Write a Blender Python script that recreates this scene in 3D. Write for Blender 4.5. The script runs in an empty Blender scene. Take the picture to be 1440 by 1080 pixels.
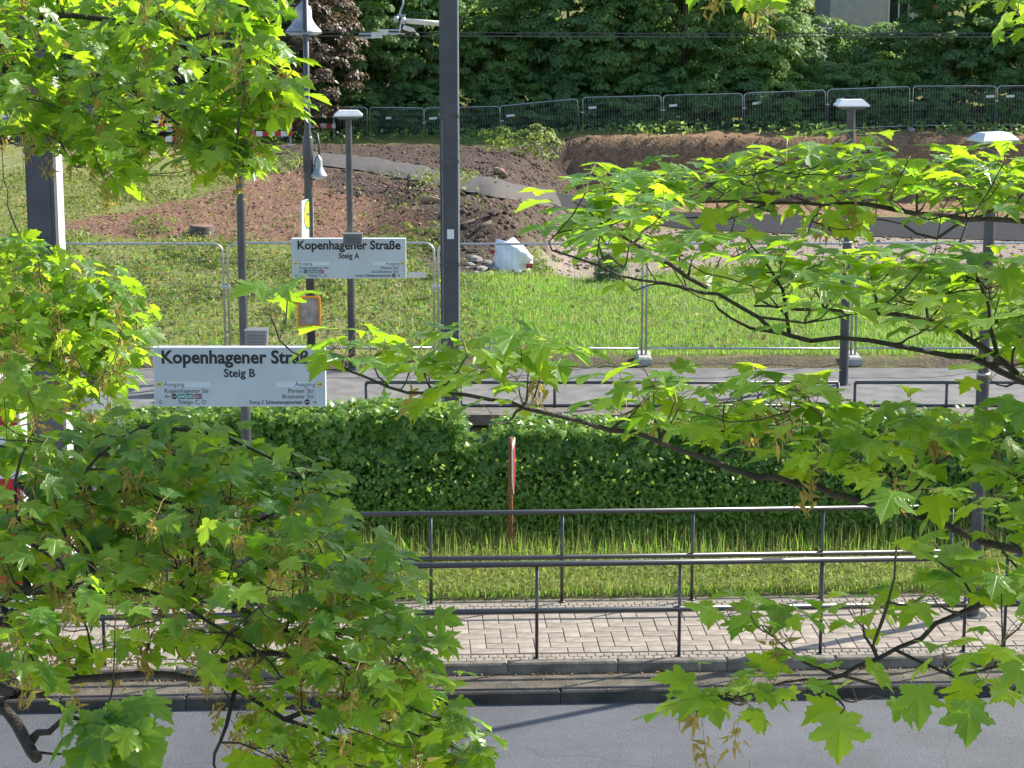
import bpy, math, random
import numpy as np
from mathutils import Vector, Matrix

random.seed(7)
rng = np.random.default_rng(11)
R = math.radians
scene = bpy.context.scene
COL = scene.collection

# ------------------------------------------------------------------ camera
FP = 3200.0                      # focal length in photo pixels (1440 wide)
PITCH = R(11.5)
CAM = Vector((0, 0, 7.8))
cam = bpy.data.objects.new('camera', bpy.data.cameras.new('camera'))
COL.objects.link(cam)
cam.location = CAM
cam.rotation_euler = (R(90) - PITCH, 0, 0)
cam.data.sensor_width = 36
cam.data.lens = FP / 1440 * 36
cam.data.clip_start = 0.1
cam.data.clip_end = 2000
scene.camera = cam

# ------------------------------------------------------------------ light
SUN_EL, SUN_AZ = R(36), R(60)    # azimuth measured from +Y towards +X
w = bpy.data.worlds.new('World'); scene.world = w; w.use_nodes = True
nt = w.node_tree
sky = nt.nodes.new('ShaderNodeTexSky'); sky.sky_type = 'NISHITA'; sky.sun_disc = False
sky.sun_elevation = SUN_EL; sky.sun_rotation = SUN_AZ
bg = nt.nodes['Background']; bg.inputs['Strength'].default_value = 0.138
nt.links.new(sky.outputs[0], bg.inputs['Color'])
sl = bpy.data.lights.new('sun', 'SUN'); sl.energy = 5.0; sl.angle = R(0.6); sl.color = (1.0, 0.94, 0.82)
so = bpy.data.objects.new('sun', sl); COL.objects.link(so)
sdir = Vector((math.sin(SUN_AZ) * math.cos(SUN_EL), math.cos(SUN_AZ) * math.cos(SUN_EL), math.sin(SUN_EL)))
so.rotation_euler = sdir.to_track_quat('Z', 'Y').to_euler()
so.location = (20, 20, 40)
vs = scene.view_settings
vs.view_transform = 'Standard'; vs.look = 'None'; vs.exposure = 0.95; vs.gamma = 1
scene.cycles.max_bounces = 6
scene.cycles.transparent_max_bounces = 8

# ------------------------------------------------------------------ measuring helpers
SP, CP = math.sin(PITCH), math.cos(PITCH)
FWD = Vector((0, CP, -SP)); UP = Vector((0, SP, CP)); RT = Vector((1, 0, 0))
def P(u, v, d):
    return CAM + d * (FWD + RT * ((u - 720) / FP) - UP * ((v - 540) / FP))
def G(u, v, z):
    r = FWD + RT * ((u - 720) / FP) - UP * ((v - 540) / FP)
    return CAM + r * ((z - CAM.z) / r.z)
def proj(X, Y, Z):
    dz = Z - CAM.z
    d = Y * CP - dz * SP
    up = Y * SP + dz * CP
    return 720 + FP * X / d, 540 - FP * up / d, d
def sm(x, a, b):
    t = np.clip((np.asarray(x, float) - a) / (b - a), 0, 1)
    return t * t * (3 - 2 * t)
def inpoly(u, v, poly):
    u = np.asarray(u, float); v = np.asarray(v, float)
    r = np.zeros(u.shape, bool); n = len(poly); j = n - 1
    for i in range(n):
        xi, yi = poly[i]; xj, yj = poly[j]
        c = ((yi > v) != (yj > v)) & (u < (xj - xi) * (v - yi) / ((yj - yi) if yj != yi else 1e-9) + xi)
        r ^= c; j = i
    return r
_nz = rng.uniform(-1, 1, (10, 2)); _np = rng.uniform(0, 6.28, 10)
def nz(X, Y, s=1.0):
    r = 0
    for k in range(10):
        a = _nz[k] * (0.6 + 0.5 * k) * s
        r = r + np.sin(a[0] * X + a[1] * Y + _np[k] + 1.3 * np.sin(a[1] * X * .7 - a[0] * Y * .6)) / (1 + .35 * k)
    return r / 4.0

# ------------------------------------------------------------------ mesh helpers
class MB:
    def __init__(s): s.v = []; s.f = []
    def add(s, vs_, fs_):
        o = len(s.v); s.v += [tuple(a) for a in vs_]; s.f += [tuple(i + o for i in f) for f in fs_]
        return s
    def box(s, c, size, rz=0.0, M=None):
        x, y, z = (a / 2 for a in size)
        pts = [Vector(p) for p in ((-x,-y,-z),(x,-y,-z),(x,y,-z),(-x,y,-z),(-x,-y,z),(x,-y,z),(x,y,z),(-x,y,z))]
        Rm = Matrix.Rotation(rz, 3, 'Z') if M is None else M
        return s.add([Rm @ p + Vector(c) for p in pts], [(0,3,2,1),(4,5,6,7),(0,1,5,4),(1,2,6,5),(2,3,7,6),(3,0,4,7)])
    def cham(s, c, size, ch, rz=0.0):
        """box with chamfered top edges"""
        x, y, z = (a / 2 for a in size)
        pts = [(-x,-y,-z),(x,-y,-z),(x,y,-z),(-x,y,-z),(-x,-y,z-ch),(x,-y,z-ch),(x,y,z-ch),(-x,y,z-ch),
               (-x+ch,-y+ch,z),(x-ch,-y+ch,z),(x-ch,y-ch,z),(-x+ch,y-ch,z)]
        Rm = Matrix.Rotation(rz, 3, 'Z')
        return s.add([Rm @ Vector(p) + Vector(c) for p in pts],
                     [(0,1,5,4),(1,2,6,5),(2,3,7,6),(3,0,4,7),(4,5,9,8),(5,6,10,9),(6,7,11,10),(7,4,8,11),(8,9,10,11)])
    def tube(s, pts, rad, n=6, cap=True):
        pts = [Vector(p) for p in pts]; m = len(pts)
        if not hasattr(rad, '__len__'): rad = [rad] * m
        o = len(s.v); prev = None
        for i, p in enumerate(pts):
            t = (pts[min(i + 1, m - 1)] - pts[max(i - 1, 0)])
            t = t.normalized() if t.length > 1e-9 else Vector((0, 0, 1))
            if prev is None:
                a = Vector((0, 0, 1)) if abs(t.z) < .9 else Vector((1, 0, 0))
                x = t.cross(a).normalized()
            else:
                x = (prev - t * prev.dot(t))
                x = x.normalized() if x.length > 1e-6 else t.orthogonal().normalized()
            prev = x; y = t.cross(x)
            for k in range(n):
                an = 2 * math.pi * k / n
                s.v.append(tuple(p + (x * math.cos(an) + y * math.sin(an)) * rad[i]))
        for i in range(m - 1):
            for k in range(n):
                a = o + i * n + k; b = o + i * n + (k + 1) % n
                s.f.append((a, b, b + n, a + n))
        if cap:
            s.f.append(tuple(o + k for k in range(n))[::-1]); s.f.append(tuple(o + (m - 1) * n + k for k in range(n)))
        return s
    def lathe(s, c, prof, n=16):
        c = Vector(c); o = len(s.v); m = len(prof)
        for r_, z in prof:
            for k in range(n):
                a = 2 * math.pi * k / n
                s.v.append((c.x + r_ * math.cos(a), c.y + r_ * math.sin(a), c.z + z))
        for i in range(m - 1):
            for k in range(n):
                a = o + i * n + k; b = o + i * n + (k + 1) % n
                s.f.append((a, b, b + n, a + n))
        s.f.append(tuple(o + k for k in range(n))[::-1]); s.f.append(tuple(o + (m - 1) * n + k for k in range(n)))
        return s
    def mesh(s, name, off=(0, 0, 0)):
        me = bpy.data.meshes.new(name)
        ox, oy, oz = off
        me.from_pydata([(a - ox, b - oy, c - oz) for a, b, c in s.v], [], s.f); me.update()
        return me
ORG = {}
def tag(o, label=None, cat=None, group=None, kind=None):
    if label: o['label'] = label
    if cat: o['category'] = cat
    if group: o['group'] = group
    if kind: o['kind'] = kind
    return o
def thing(name, label, cat, loc=(0, 0, 0), group=None):
    o = bpy.data.objects.new(name, None); COL.objects.link(o); o.location = loc; o.empty_display_size = .2
    ORG[o.name] = Vector(loc)
    return tag(o, label, cat, group)
def link(name, me, mat, parent=None, smooth=False):
    o = bpy.data.objects.new(name, me); COL.objects.link(o)
    if mat and not me.materials: me.materials.append(M[mat] if isinstance(mat, str) else mat)
    if smooth:
        me.polygons.foreach_set('use_smooth', [True] * len(me.polygons))
    if parent:
        o.parent = parent; ORG[o.name] = ORG.get(parent.name, Vector((0, 0, 0)))
    return o
def obj(name, mb, mat, parent=None, smooth=False):
    """mesh given in world coordinates, linked (as a part) under its thing"""
    off = ORG.get(parent.name, (0, 0, 0)) if parent else (0, 0, 0)
    return link(name, mb.mesh(name, off), mat, parent, smooth)
def copy_tree(o, parent=None):
    c = o.copy(); COL.objects.link(c); c.parent = parent
    for ch in list(o.children): copy_tree(ch, c)
    return c

# ------------------------------------------------------------------ materials
M = {}
def lin(r, g, b):
    return tuple(((c / 255) / 12.92 if c / 255 <= .04045 else ((c / 255 + .055) / 1.055) ** 2.4) for c in (r, g, b)) + (1,)
def newmat(name):
    m = bpy.data.materials.new(name); m.use_nodes = True; M[name] = m
    n = m.node_tree.nodes; l = m.node_tree.links
    return m, n, l, n['Principled BSDF']
def basic(name, c1, c2=None, rough=.6, metal=0.0, scale=8.0, bump=0.0, bscale=40.0, detail=6, spec=.5, contrast=(.35, .65), vary=0.0):
    m, n, l, p = newmat(name)
    p.inputs['Roughness'].default_value = rough; p.inputs['Metallic'].default_value = metal
    p.inputs['Specular IOR Level'].default_value = spec
    c2 = c2 or tuple(x * .8 for x in c1[:3])
    tc = n.new('ShaderNodeTexCoord')
    t = n.new('ShaderNodeTexNoise'); t.inputs['Scale'].default_value = scale; t.inputs['Detail'].default_value = detail
    l.new(tc.outputs['Object'], t.inputs['Vector'])
    r = n.new('ShaderNodeValToRGB'); r.color_ramp.elements[0].position = contrast[0]; r.color_ramp.elements[1].position = contrast[1]
    r.color_ramp.elements[0].color = tuple(c1[:3]) + (1,); r.color_ramp.elements[1].color = tuple(c2[:3]) + (1,)
    l.new(t.outputs['Fac'], r.inputs['Fac'])
    out = r.outputs['Color']
    if vary:
        oi = n.new('ShaderNodeObjectInfo'); mr = n.new('ShaderNodeMapRange')
        mr.inputs['To Min'].default_value = 1 - vary; mr.inputs['To Max'].default_value = 1 + vary
        l.new(oi.outputs['Random'], mr.inputs['Value'])
        mx = n.new('ShaderNodeVectorMath'); mx.operation = 'SCALE'
        l.new(out, mx.inputs[0]); l.new(mr.outputs[0], mx.inputs['Scale']); out = mx.outputs[0]
    l.new(out, p.inputs['Base Color'])
    if bump:
        t2 = n.new('ShaderNodeTexNoise'); t2.inputs['Scale'].default_value = bscale; t2.inputs['Detail'].default_value = 8
        l.new(tc.outputs['Object'], t2.inputs['Vector'])
        b = n.new('ShaderNodeBump'); b.inputs['Strength'].default_value = bump; b.inputs['Distance'].default_value = .02
        l.new(t2.outputs['Fac'], b.inputs['Height']); l.new(b.outputs[0], p.inputs['Normal'])
    return m
def math_node(n, l, op, a, b=None):
    k = n.new('ShaderNodeMath'); k.operation = op
    for i, x in enumerate((a, b)):
        if x is None: continue
        if isinstance(x, (int, float)): k.inputs[i].default_value = x
        else: l.new(x, k.inputs[i])
    return k.outputs[0]
def leafmat(name, dark, light, trans, tfac=.45, rough=.42, veins=False, spec=.5):
    m, n, l, p = newmat(name)
    ge = n.new('ShaderNodeNewGeometry'); oi = n.new('ShaderNodeObjectInfo')
    rnd = math_node(n, l, 'FRACT', math_node(n, l, 'ADD', ge.outputs['Random Per Island'], oi.outputs['Random']))
    r = n.new('ShaderNodeValToRGB')
    r.color_ramp.elements[0].color = tuple(dark) + (1,); r.color_ramp.elements[1].color = tuple(light) + (1,)
    l.new(rnd, r.inputs['Fac']); col = r.outputs['Color']
    tr = n.new('ShaderNodeValToRGB')
    tr.color_ramp.elements[0].color = tuple(x * k for x, k in zip(trans, (.42, .60, .8))) + (1,); tr.color_ramp.elements[1].color = tuple(trans) + (1,)
    rnd2 = math_node(n, l, 'FRACT', math_node(n, l, 'MULTIPLY', rnd, 7.13))
    l.new(rnd2, tr.inputs['Fac']); tcol = tr.outputs['Color']
    if veins:
        uv = n.new('ShaderNodeUVMap'); sx = n.new('ShaderNodeSeparateXYZ'); l.new(uv.outputs[0], sx.inputs[0])
        x = math_node(n, l, 'ABSOLUTE', math_node(n, l, 'SUBTRACT', sx.outputs[0], .5)); x = math_node(n, l, 'MULTIPLY', x, 2.0)
        y = sx.outputs[1]
        d1 = x
        d2 = math_node(n, l, 'ABSOLUTE', math_node(n, l, 'SUBTRACT', math_node(n, l, 'MULTIPLY', x, .592), math_node(n, l, 'MULTIPLY', y, .806)))
        d3 = math_node(n, l, 'ABSOLUTE', math_node(n, l, 'ADD', y, math_node(n, l, 'MULTIPLY', x, .03)))
        side = math_node(n, l, 'ABSOLUTE', math_node(n, l, 'SINE', math_node(n, l, 'MULTIPLY', math_node(n, l, 'SUBTRACT', y, x), 26.0)))
        side = math_node(n, l, 'ADD', math_node(n, l, 'MULTIPLY', side, .09), .008)
        dm = math_node(n, l, 'MINIMUM', math_node(n, l, 'MINIMUM', d1, d2), math_node(n, l, 'MINIMUM', d3, side))
        vf = n.new('ShaderNodeMapRange'); vf.inputs['From Min'].default_value = .006; vf.inputs['From Max'].default_value = .03
        vf.inputs['To Min'].default_value = .55; vf.inputs['To Max'].default_value = 0.0
        l.new(dm, vf.inputs['Value'])
        mx = n.new('ShaderNodeMix'); mx.data_type = 'RGBA'; l.new(vf.outputs[0], mx.inputs['Factor'])
        l.new(col, mx.inputs[6]); mx.inputs[7].default_value = tuple(min(1, c * 2.2 + .02) for c in light) + (1,)
        col = mx.outputs[2]
        mx2 = n.new('ShaderNodeMix'); mx2.data_type = 'RGBA'; l.new(vf.outputs[0], mx2.inputs['Factor'])
        l.new(tcol, mx2.inputs[6]); mx2.inputs[7].default_value = tuple(c * .55 for c in trans) + (1,)
        tcol = mx2.outputs[2]
        bp = n.new('ShaderNodeBump'); bp.inputs['Strength'].default_value = .35; bp.inputs['Distance'].default_value = .004
        l.new(vf.outputs[0], bp.inputs['Height']); bp.invert = True; l.new(bp.outputs[0], p.inputs['Normal'])
    l.new(col, p.inputs['Base Color']); p.inputs['Roughness'].default_value = rough
    p.inputs['Specular IOR Level'].default_value = spec
    tb = n.new('ShaderNodeBsdfTranslucent'); l.new(tcol, tb.inputs['Color'])
    ms = n.new('ShaderNodeMixShader'); ms.inputs[0].default_value = tfac
    l.new(p.outputs[0], ms.inputs[1]); l.new(tb.outputs[0], ms.inputs[2])
    l.new(ms.outputs[0], n['Material Output'].inputs['Surface'])
    return m

basic('asphalt', (.055, .058, .066), (.135, .14, .153), rough=.6, scale=75, bump=.6, bscale=110, contrast=(.36, .64), detail=3)
def stains(name, sc, lo, hi):
    m = M[name]; n = m.node_tree.nodes; l = m.node_tree.links; p = n['Principled BSDF']
    src = p.inputs['Base Color'].links[0].from_socket
    tc = n.new('ShaderNodeTexCoord'); t = n.new('ShaderNodeTexNoise'); t.inputs['Scale'].default_value = sc; t.inputs['Detail'].default_value = 9; t.inputs['Roughness'].default_value = .65
    l.new(tc.outputs['Object'], t.inputs['Vector'])
    mr = n.new('ShaderNodeMapRange'); mr.inputs['From Min'].default_value = .35; mr.inputs['From Max'].default_value = .65; mr.inputs['To Min'].default_value = lo; mr.inputs['To Max'].default_value = hi
    l.new(t.outputs['Fac'], mr.inputs['Value'])
    mx = n.new('ShaderNodeVectorMath'); mx.operation = 'SCALE'; l.new(src, mx.inputs[0]); l.new(mr.outputs[0], mx.inputs['Scale']); l.new(mx.outputs[0], p.inputs['Base Color'])
stains('asphalt', .9, .72, 1.1)
def cracks(name, sc, wdt):
    m = M[name]; n = m.node_tree.nodes; l = m.node_tree.links; p = n['Principled BSDF']; src = p.inputs['Base Color'].links[0].from_socket
    tc = n.new('ShaderNodeTexCoord'); nn = n.new('ShaderNodeTexNoise'); nn.inputs['Scale'].default_value = 1.2; nn.inputs['Detail'].default_value = 6; l.new(tc.outputs['Object'], nn.inputs['Vector'])
    av = n.new('ShaderNodeMix'); av.data_type = 'RGBA'; av.inputs['Factor'].default_value = .35; l.new(tc.outputs['Object'], av.inputs[6]); l.new(nn.outputs['Color'], av.inputs[7])
    vo = n.new('ShaderNodeTexVoronoi'); vo.feature = 'DISTANCE_TO_EDGE'; vo.inputs['Scale'].default_value = sc; l.new(av.outputs[2], vo.inputs['Vector'])
    mr = n.new('ShaderNodeMapRange'); mr.inputs['From Min'].default_value = 0; mr.inputs['From Max'].default_value = wdt; mr.inputs['To Min'].default_value = .7; mr.inputs['To Max'].default_value = 1
    l.new(vo.outputs['Distance'], mr.inputs['Value'])
    mx = n.new('ShaderNodeVectorMath'); mx.operation = 'SCALE'; l.new(src, mx.inputs[0]); l.new(mr.outputs[0], mx.inputs['Scale']); l.new(mx.outputs[0], p.inputs['Base Color'])
cracks('asphalt', .28, .0022)
basic('gutter', (.07, .06, .042), (.14, .12, .088), rough=.9, scale=5, bump=.7, bscale=60)
basic('kerbstone', (.13, .112, .088), (.24, .21, .17), rough=.85, scale=6, bump=.4, bscale=50, vary=.12)
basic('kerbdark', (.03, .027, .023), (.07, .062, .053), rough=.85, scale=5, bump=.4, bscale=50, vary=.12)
basic('paver', (.255, .215, .175), (.34, .29, .24), rough=.85, scale=7, bump=.35, bscale=70, vary=.11)
basic('paver_small', (.215, .185, .145), (.31, .27, .22), rough=.9, scale=14, bump=.35, bscale=70)
basic('joint', (.15, .135, .11), (.22, .20, .165), rough=1, scale=9)
basic('railpaint', (.018, .0185, .02), (.028, .0285, .03), rough=.36, metal=.0, scale=12, spec=1.0)
basic('polegrey', (.065, .069, .075), (.09, .094, .10), rough=.42, metal=.3, scale=5)
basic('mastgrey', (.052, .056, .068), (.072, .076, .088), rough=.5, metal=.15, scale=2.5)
basic('mast_sunlit', (.50, .50, .49), (.58, .58, .57), rough=.5, metal=.1, scale=3)  # pale tone for faces the sun catches, sunlight put into the colour
basic('galv', (.42, .44, .45), (.55, .57, .58), rough=.38, metal=.75, scale=14)
basic('galvdull', (.30, .32, .33), (.40, .42, .43), rough=.5, metal=.5, scale=14)
basic('concrete', (.33, .32, .30), (.43, .42, .39), rough=.9, scale=9, bump=.5)
basic('lampwhite', (.60, .62, .63), (.72, .73, .74), rough=.35, metal=.2, scale=5)
basic('lampglass', (.55, .56, .56), (.62, .62, .62), rough=.25, scale=5)
basic('signface', (.47, .53, .54), (.51, .57, .58), rough=.4, scale=2)
basic('signbar', (.58, .65, .67), (.61, .68, .70), rough=.4, scale=2)
basic('signside', (.70, .72, .72), (.76, .77, .77), rough=.4, scale=2)
basic('print_black', (.012, .012, .014), (.016, .016, .018), rough=.5)
basic('print_yellow', (.80, .55, .02), (.75, .5, .02), rough=.5)
basic('print_green', (.02, .22, .15), (.02, .2, .14), rough=.5)
basic('print_red', (.20, .02, .035), (.18, .02, .03), rough=.5)
basic('print_white', (.75, .75, .75), (.8, .8, .8), rough=.5)
basic('boxgrey', (.11, .12, .125), (.14, .15, .155), rough=.5, scale=6)
basic('signred', (.34, .03, .035), (.26, .025, .03), rough=.5, scale=14)
basic('signwhite', (.70, .67, .62), (.60, .56, .5), rough=.55, scale=14)
basic('rust', (.17, .06, .025), (.28, .11, .045), rough=.85, scale=18, bump=.3)
basic('bark', (.030, .024, .018), (.060, .050, .036), rough=.9, scale=26, bump=.8, bscale=60)
basic('bark_far', (.07, .06, .048), (.12, .10, .08), rough=.9, scale=7)
basic('orange', (.75, .30, .02), (.68, .26, .02), rough=.5)
basic('benchwood', (.30, .12, .05), (.40, .18, .08), rough=.55, scale=9)
basic('redpaint', (.52, .025, .03), (.46, .02, .025), rough=.3, scale=3)
basic('greypaint', (.22, .24, .26), (.26, .28, .3), rough=.3, scale=3)
basic('whitepaint', (.74, .74, .73), (.68, .68, .67), rough=.45, scale=5)
basic('darkglass', (.02, .025, .03), (.03, .035, .04), rough=.08, spec=.8)
basic('tyre', (.02, .02, .02), (.03, .03, .03), rough=.8)
basic('plaster', (.44, .43, .40), (.54, .52, .49), rough=.9, scale=3, bump=.4)
basic('stonewall', (.30, .29, .27), (.44, .42, .39), rough=.9, scale=6, bump=.9, bscale=12)
basic('brickred', (.30, .10, .06), (.38, .14, .09), rough=.9, scale=9)
basic('bagwhite', (.78, .80, .85), (.68, .71, .78), rough=.6, scale=7, bump=.6, bscale=14)
basic('rubble', (.22, .19, .165), (.38, .34, .30), rough=.95, scale=9, bump=.5, vary=.3)
basic('gravel', (.05, .044, .04), (.105, .094, .086), rough=.95, scale=22, bump=.7, bscale=60, contrast=(.3, .7))
basic('site_asphalt', (.02, .021, .023), (.05, .05, .055), rough=.95, spec=.1, scale=14, bump=.6, bscale=60)
basic('litter', (.34, .14, .04), (.42, .26, .10), rough=.9, scale=2)
basic('porcelain', (.70, .66, .56), (.76, .72, .63), rough=.35, scale=10)
leafmat('maple_leaf', (.034, .105, .022), (.11, .215, .03), (.62, .88, .025), tfac=.53, rough=.33, veins=True, spec=.55)
leafmat('maple_dark', (.030, .088, .026), (.060, .140, .034), (.26, .44, .04), tfac=.42, rough=.36, veins=True, spec=.6)
leafmat('seed', (.30, .26, .06), (.46, .28, .07), (.60, .46, .09), tfac=.45, rough=.6)
leafmat('ivy', (.05, .14, .022), (.20, .36, .055), (.40, .58, .06), tfac=.34, rough=.32, spec=.5)
leafmat('ivy_young', (.14, .25, .04), (.24, .38, .06), (.55, .68, .07), tfac=.45, rough=.4)
leafmat('far_leaf', (.08, .16, .055), (.19, .31, .10), (.58, .76, .14), tfac=.48, rough=.5, spec=.35)
leafmat('far_leaf2', (.07, .15, .065), (.15, .27, .10), (.48, .66, .14), tfac=.47, rough=.5, spec=.35)
leafmat('copper_leaf', (.055, .042, .030), (.17, .125, .08), (.26, .17, .08), tfac=.30, rough=.45, spec=.4)
leafmat('grass', (.13, .27, .035), (.28, .44, .07), (.50, .76, .08), tfac=.48, rough=.55, spec=.3)
leafmat('grass_dry', (.28, .29, .08), (.42, .41, .14), (.62, .60, .17), tfac=.45, rough=.6, spec=.3)
leafmat('weed', (.08, .15, .03), (.22, .26, .05), (.46, .54, .08), tfac=.40, rough=.5, spec=.3)
leafmat('weed_brown', (.20, .12, .05), (.36, .24, .10), (.4, .26, .08), tfac=.30, rough=.7, spec=.2)
M['hedge_core_dark'] = basic('hedge_core_dark', (.012, .022, .010), (.02, .035, .015), rough=.95)  # near-black for the added core that blocks light inside the hedge

def stripe_mat(name, ca, cb, period, axis):
    m, n, l, p = newmat(name)
    tc = n.new('ShaderNodeTexCoord'); s = n.new('ShaderNodeSeparateXYZ'); l.new(tc.outputs['Object'], s.inputs[0])
    k = math_node(n, l, 'GREATER_THAN', math_node(n, l, 'FRACT', math_node(n, l, 'DIVIDE', s.outputs[axis], period)), .5)
    mx = n.new('ShaderNodeMix'); mx.data_type = 'RGBA'; l.new(k, mx.inputs['Factor'])
    mx.inputs[6].default_value = ca + (1,); mx.inputs[7].default_value = cb + (1,)
    l.new(mx.outputs[2], p.inputs['Base Color']); p.inputs['Roughness'].default_value = .5
stripe_mat('redwhite', (.50, .03, .04), (.72, .71, .70), .5, 0)

stains('paver', 1.1, .8, 1.1); stains('kerbstone', 1.4, .65, 1.1); stains('signface', 1.2, .9, 1.04); stains('polegrey', 1.5, .8, 1.1); stains('mastgrey', .8, .85, 1.12)
# ------------------------------------------------------------------ terrain
def terr(X, Y):
    X = np.asarray(X, float); Y = np.asarray(Y, float)
    left = np.interp(Y, [0, 26, 33.3, 33.7, 39.6, 44, 50, 60, 97, 106, 125, 160], [0, 0, .05, .35, .38, .62, 1.0, .95, -1.5, -1.3, .5, 6])
    right = np.interp(Y, [0, 26, 33.3, 33.7, 39.6, 48, 60, 75, 94.9, 96.0, 106, 125, 160], [0, 0, .05, .35, .38, .30, -.75, -2.25, -3.75, -1.15, -1.2, .5, 6])
    xb = np.interp(Y, [40, 50, 60, 80, 96], [.3, .4, .5, 1.3, 1.9])
    k = sm(X, xb - .5 - .01 * Y, xb + .7 + .012 * Y)
    z = left * (1 - k) + right * k
    z = z + .55 * sm(X, -3.6, -1.9) * (1 - sm(X, -.2, .9)) * sm(Y, 48.6, 50.2) * (1 - sm(Y, 54, 62))
    a = sm(Y, 40, 46)
    z = z + a * (.07 * nz(X, Y, 1.2) + .04 * nz(X + 31, Y, 4.0)) * (1 - .6 * k)
    return z
def hit(u, v, y0=30.0, y1=140.0):
    r = FWD + RT * ((u - 720) / FP) - UP * ((v - 540) / FP)
    ys = np.arange(y0, y1, .1); t = ys / r.y
    zz = CAM.z + t * r.z; xx = t * r.x
    d = zz - terr(xx, ys)
    i = int(np.argmax(d < 0)) if (d < 0).any() else len(ys) - 1
    return Vector((xx[i], ys[i], float(terr(xx[i], ys[i]))))

ZN = {
 'mulch': [[(60,322),(120,305),(255,284),(330,262),(385,240),(470,240),(560,252),(625,275),(625,335),(560,332),(430,345),(300,338),(180,336)]],
 'dark': [[(-40,503),(1480,499),(1480,516),(-40,522)], [(370,214),(400,202),(600,204),(760,208),(790,262),(770,270),(620,243),(440,216),(440,236),(500,242),(620,264),(705,285),(790,255),(830,290),(810,305),(770,335),(752,352),(720,386),(640,388),(590,380),(590,345),(612,305),(560,288),(470,270),(420,246)]],
 'pink': [[(800,305),(860,312),(960,324),(1900,354),(1900,384),(1080,372),(960,382),(880,398),(790,392),(760,372),(765,340)]],
 'bank': [[(785,205),(810,190),(1900,160),(1900,312),(960,300),(830,280)]],
}
def zones(u, v, XY=None):
    z = {k: np.any([inpoly(u, v, p) for p in ps], axis=0).astype(float) for k, ps in ZN.items()}
    if XY is not None:
        X, Y = XY; xb = np.interp(Y, [40, 50, 60, 80, 96], [.3, .4, .5, 1.3, 1.9])
        z['dark'] = np.maximum(z['dark'], ((np.abs(X - xb) < .7 + .013 * Y) & (Y > 51) & (Y < 97)).astype(float))
        z['pink'] = z['pink'] * (1 - ((X - xb < .5) & (Y > 51)))
    return z

gx = np.arange(-46, 46.01, .28); gy = np.concatenate([np.arange(27.6, 40, .5), np.arange(40, 66, .22), np.arange(66, 108, .32), np.arange(108, 172, 2.0)])
XX, YY = np.meshgrid(gx, gy); ZZ = terr(XX, YY)
uu, vv, _ = proj(XX, YY, ZZ)
uj = uu + 9 * nz(XX * 2, YY * 2, 2.0) + rng.normal(0, 3, XX.shape); vj = vv + 4 * nz(XX * 2 + 50, YY * 2, 2.0) + rng.normal(0, 1.5, XX.shape)
zw = zones(uj, vj, (XX, YY))
def blur(a):
    b = np.pad(a, 1, mode='edge'); return (b[1:-1,1:-1]*2 + b[:-2,1:-1] + b[2:,1:-1] + b[1:-1,:-2] + b[1:-1,2:]) / 6
for k in zw: zw[k] = blur(zw[k])
soilrough = np.clip(zw['dark'] + .6 * zw['mulch'], 0, 1)
ZZ = ZZ + soilrough * rng.normal(0, .045, XX.shape) * (YY < 100) + zw['bank'] * rng.normal(0, .045, XX.shape)
ny, nx = XX.shape
me = bpy.data.meshes.new('ground')
vsx = np.stack([XX, YY, ZZ], -1).reshape(-1, 3)
ii = (np.arange(ny - 1)[:, None] * nx + np.arange(nx - 1)[None]).reshape(-1)
quads = np.stack([ii, ii + 1, ii + nx + 1, ii + nx], -1)
me.from_pydata(vsx.tolist(), [], quads.tolist()); me.update()
for nm, keys in (('zone_a', ('mulch', 'dark', 'pink')), ('zone_b', ('bank', 'bank', 'bank'))):
    at = me.attributes.new(nm, 'FLOAT_COLOR', 'POINT')
    c = np.ones((ny * nx, 4)); 
    for i, k in enumerate(keys): c[:, i] = zw[k].reshape(-1)
    at.data.foreach_set('color', c.reshape(-1))
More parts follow.
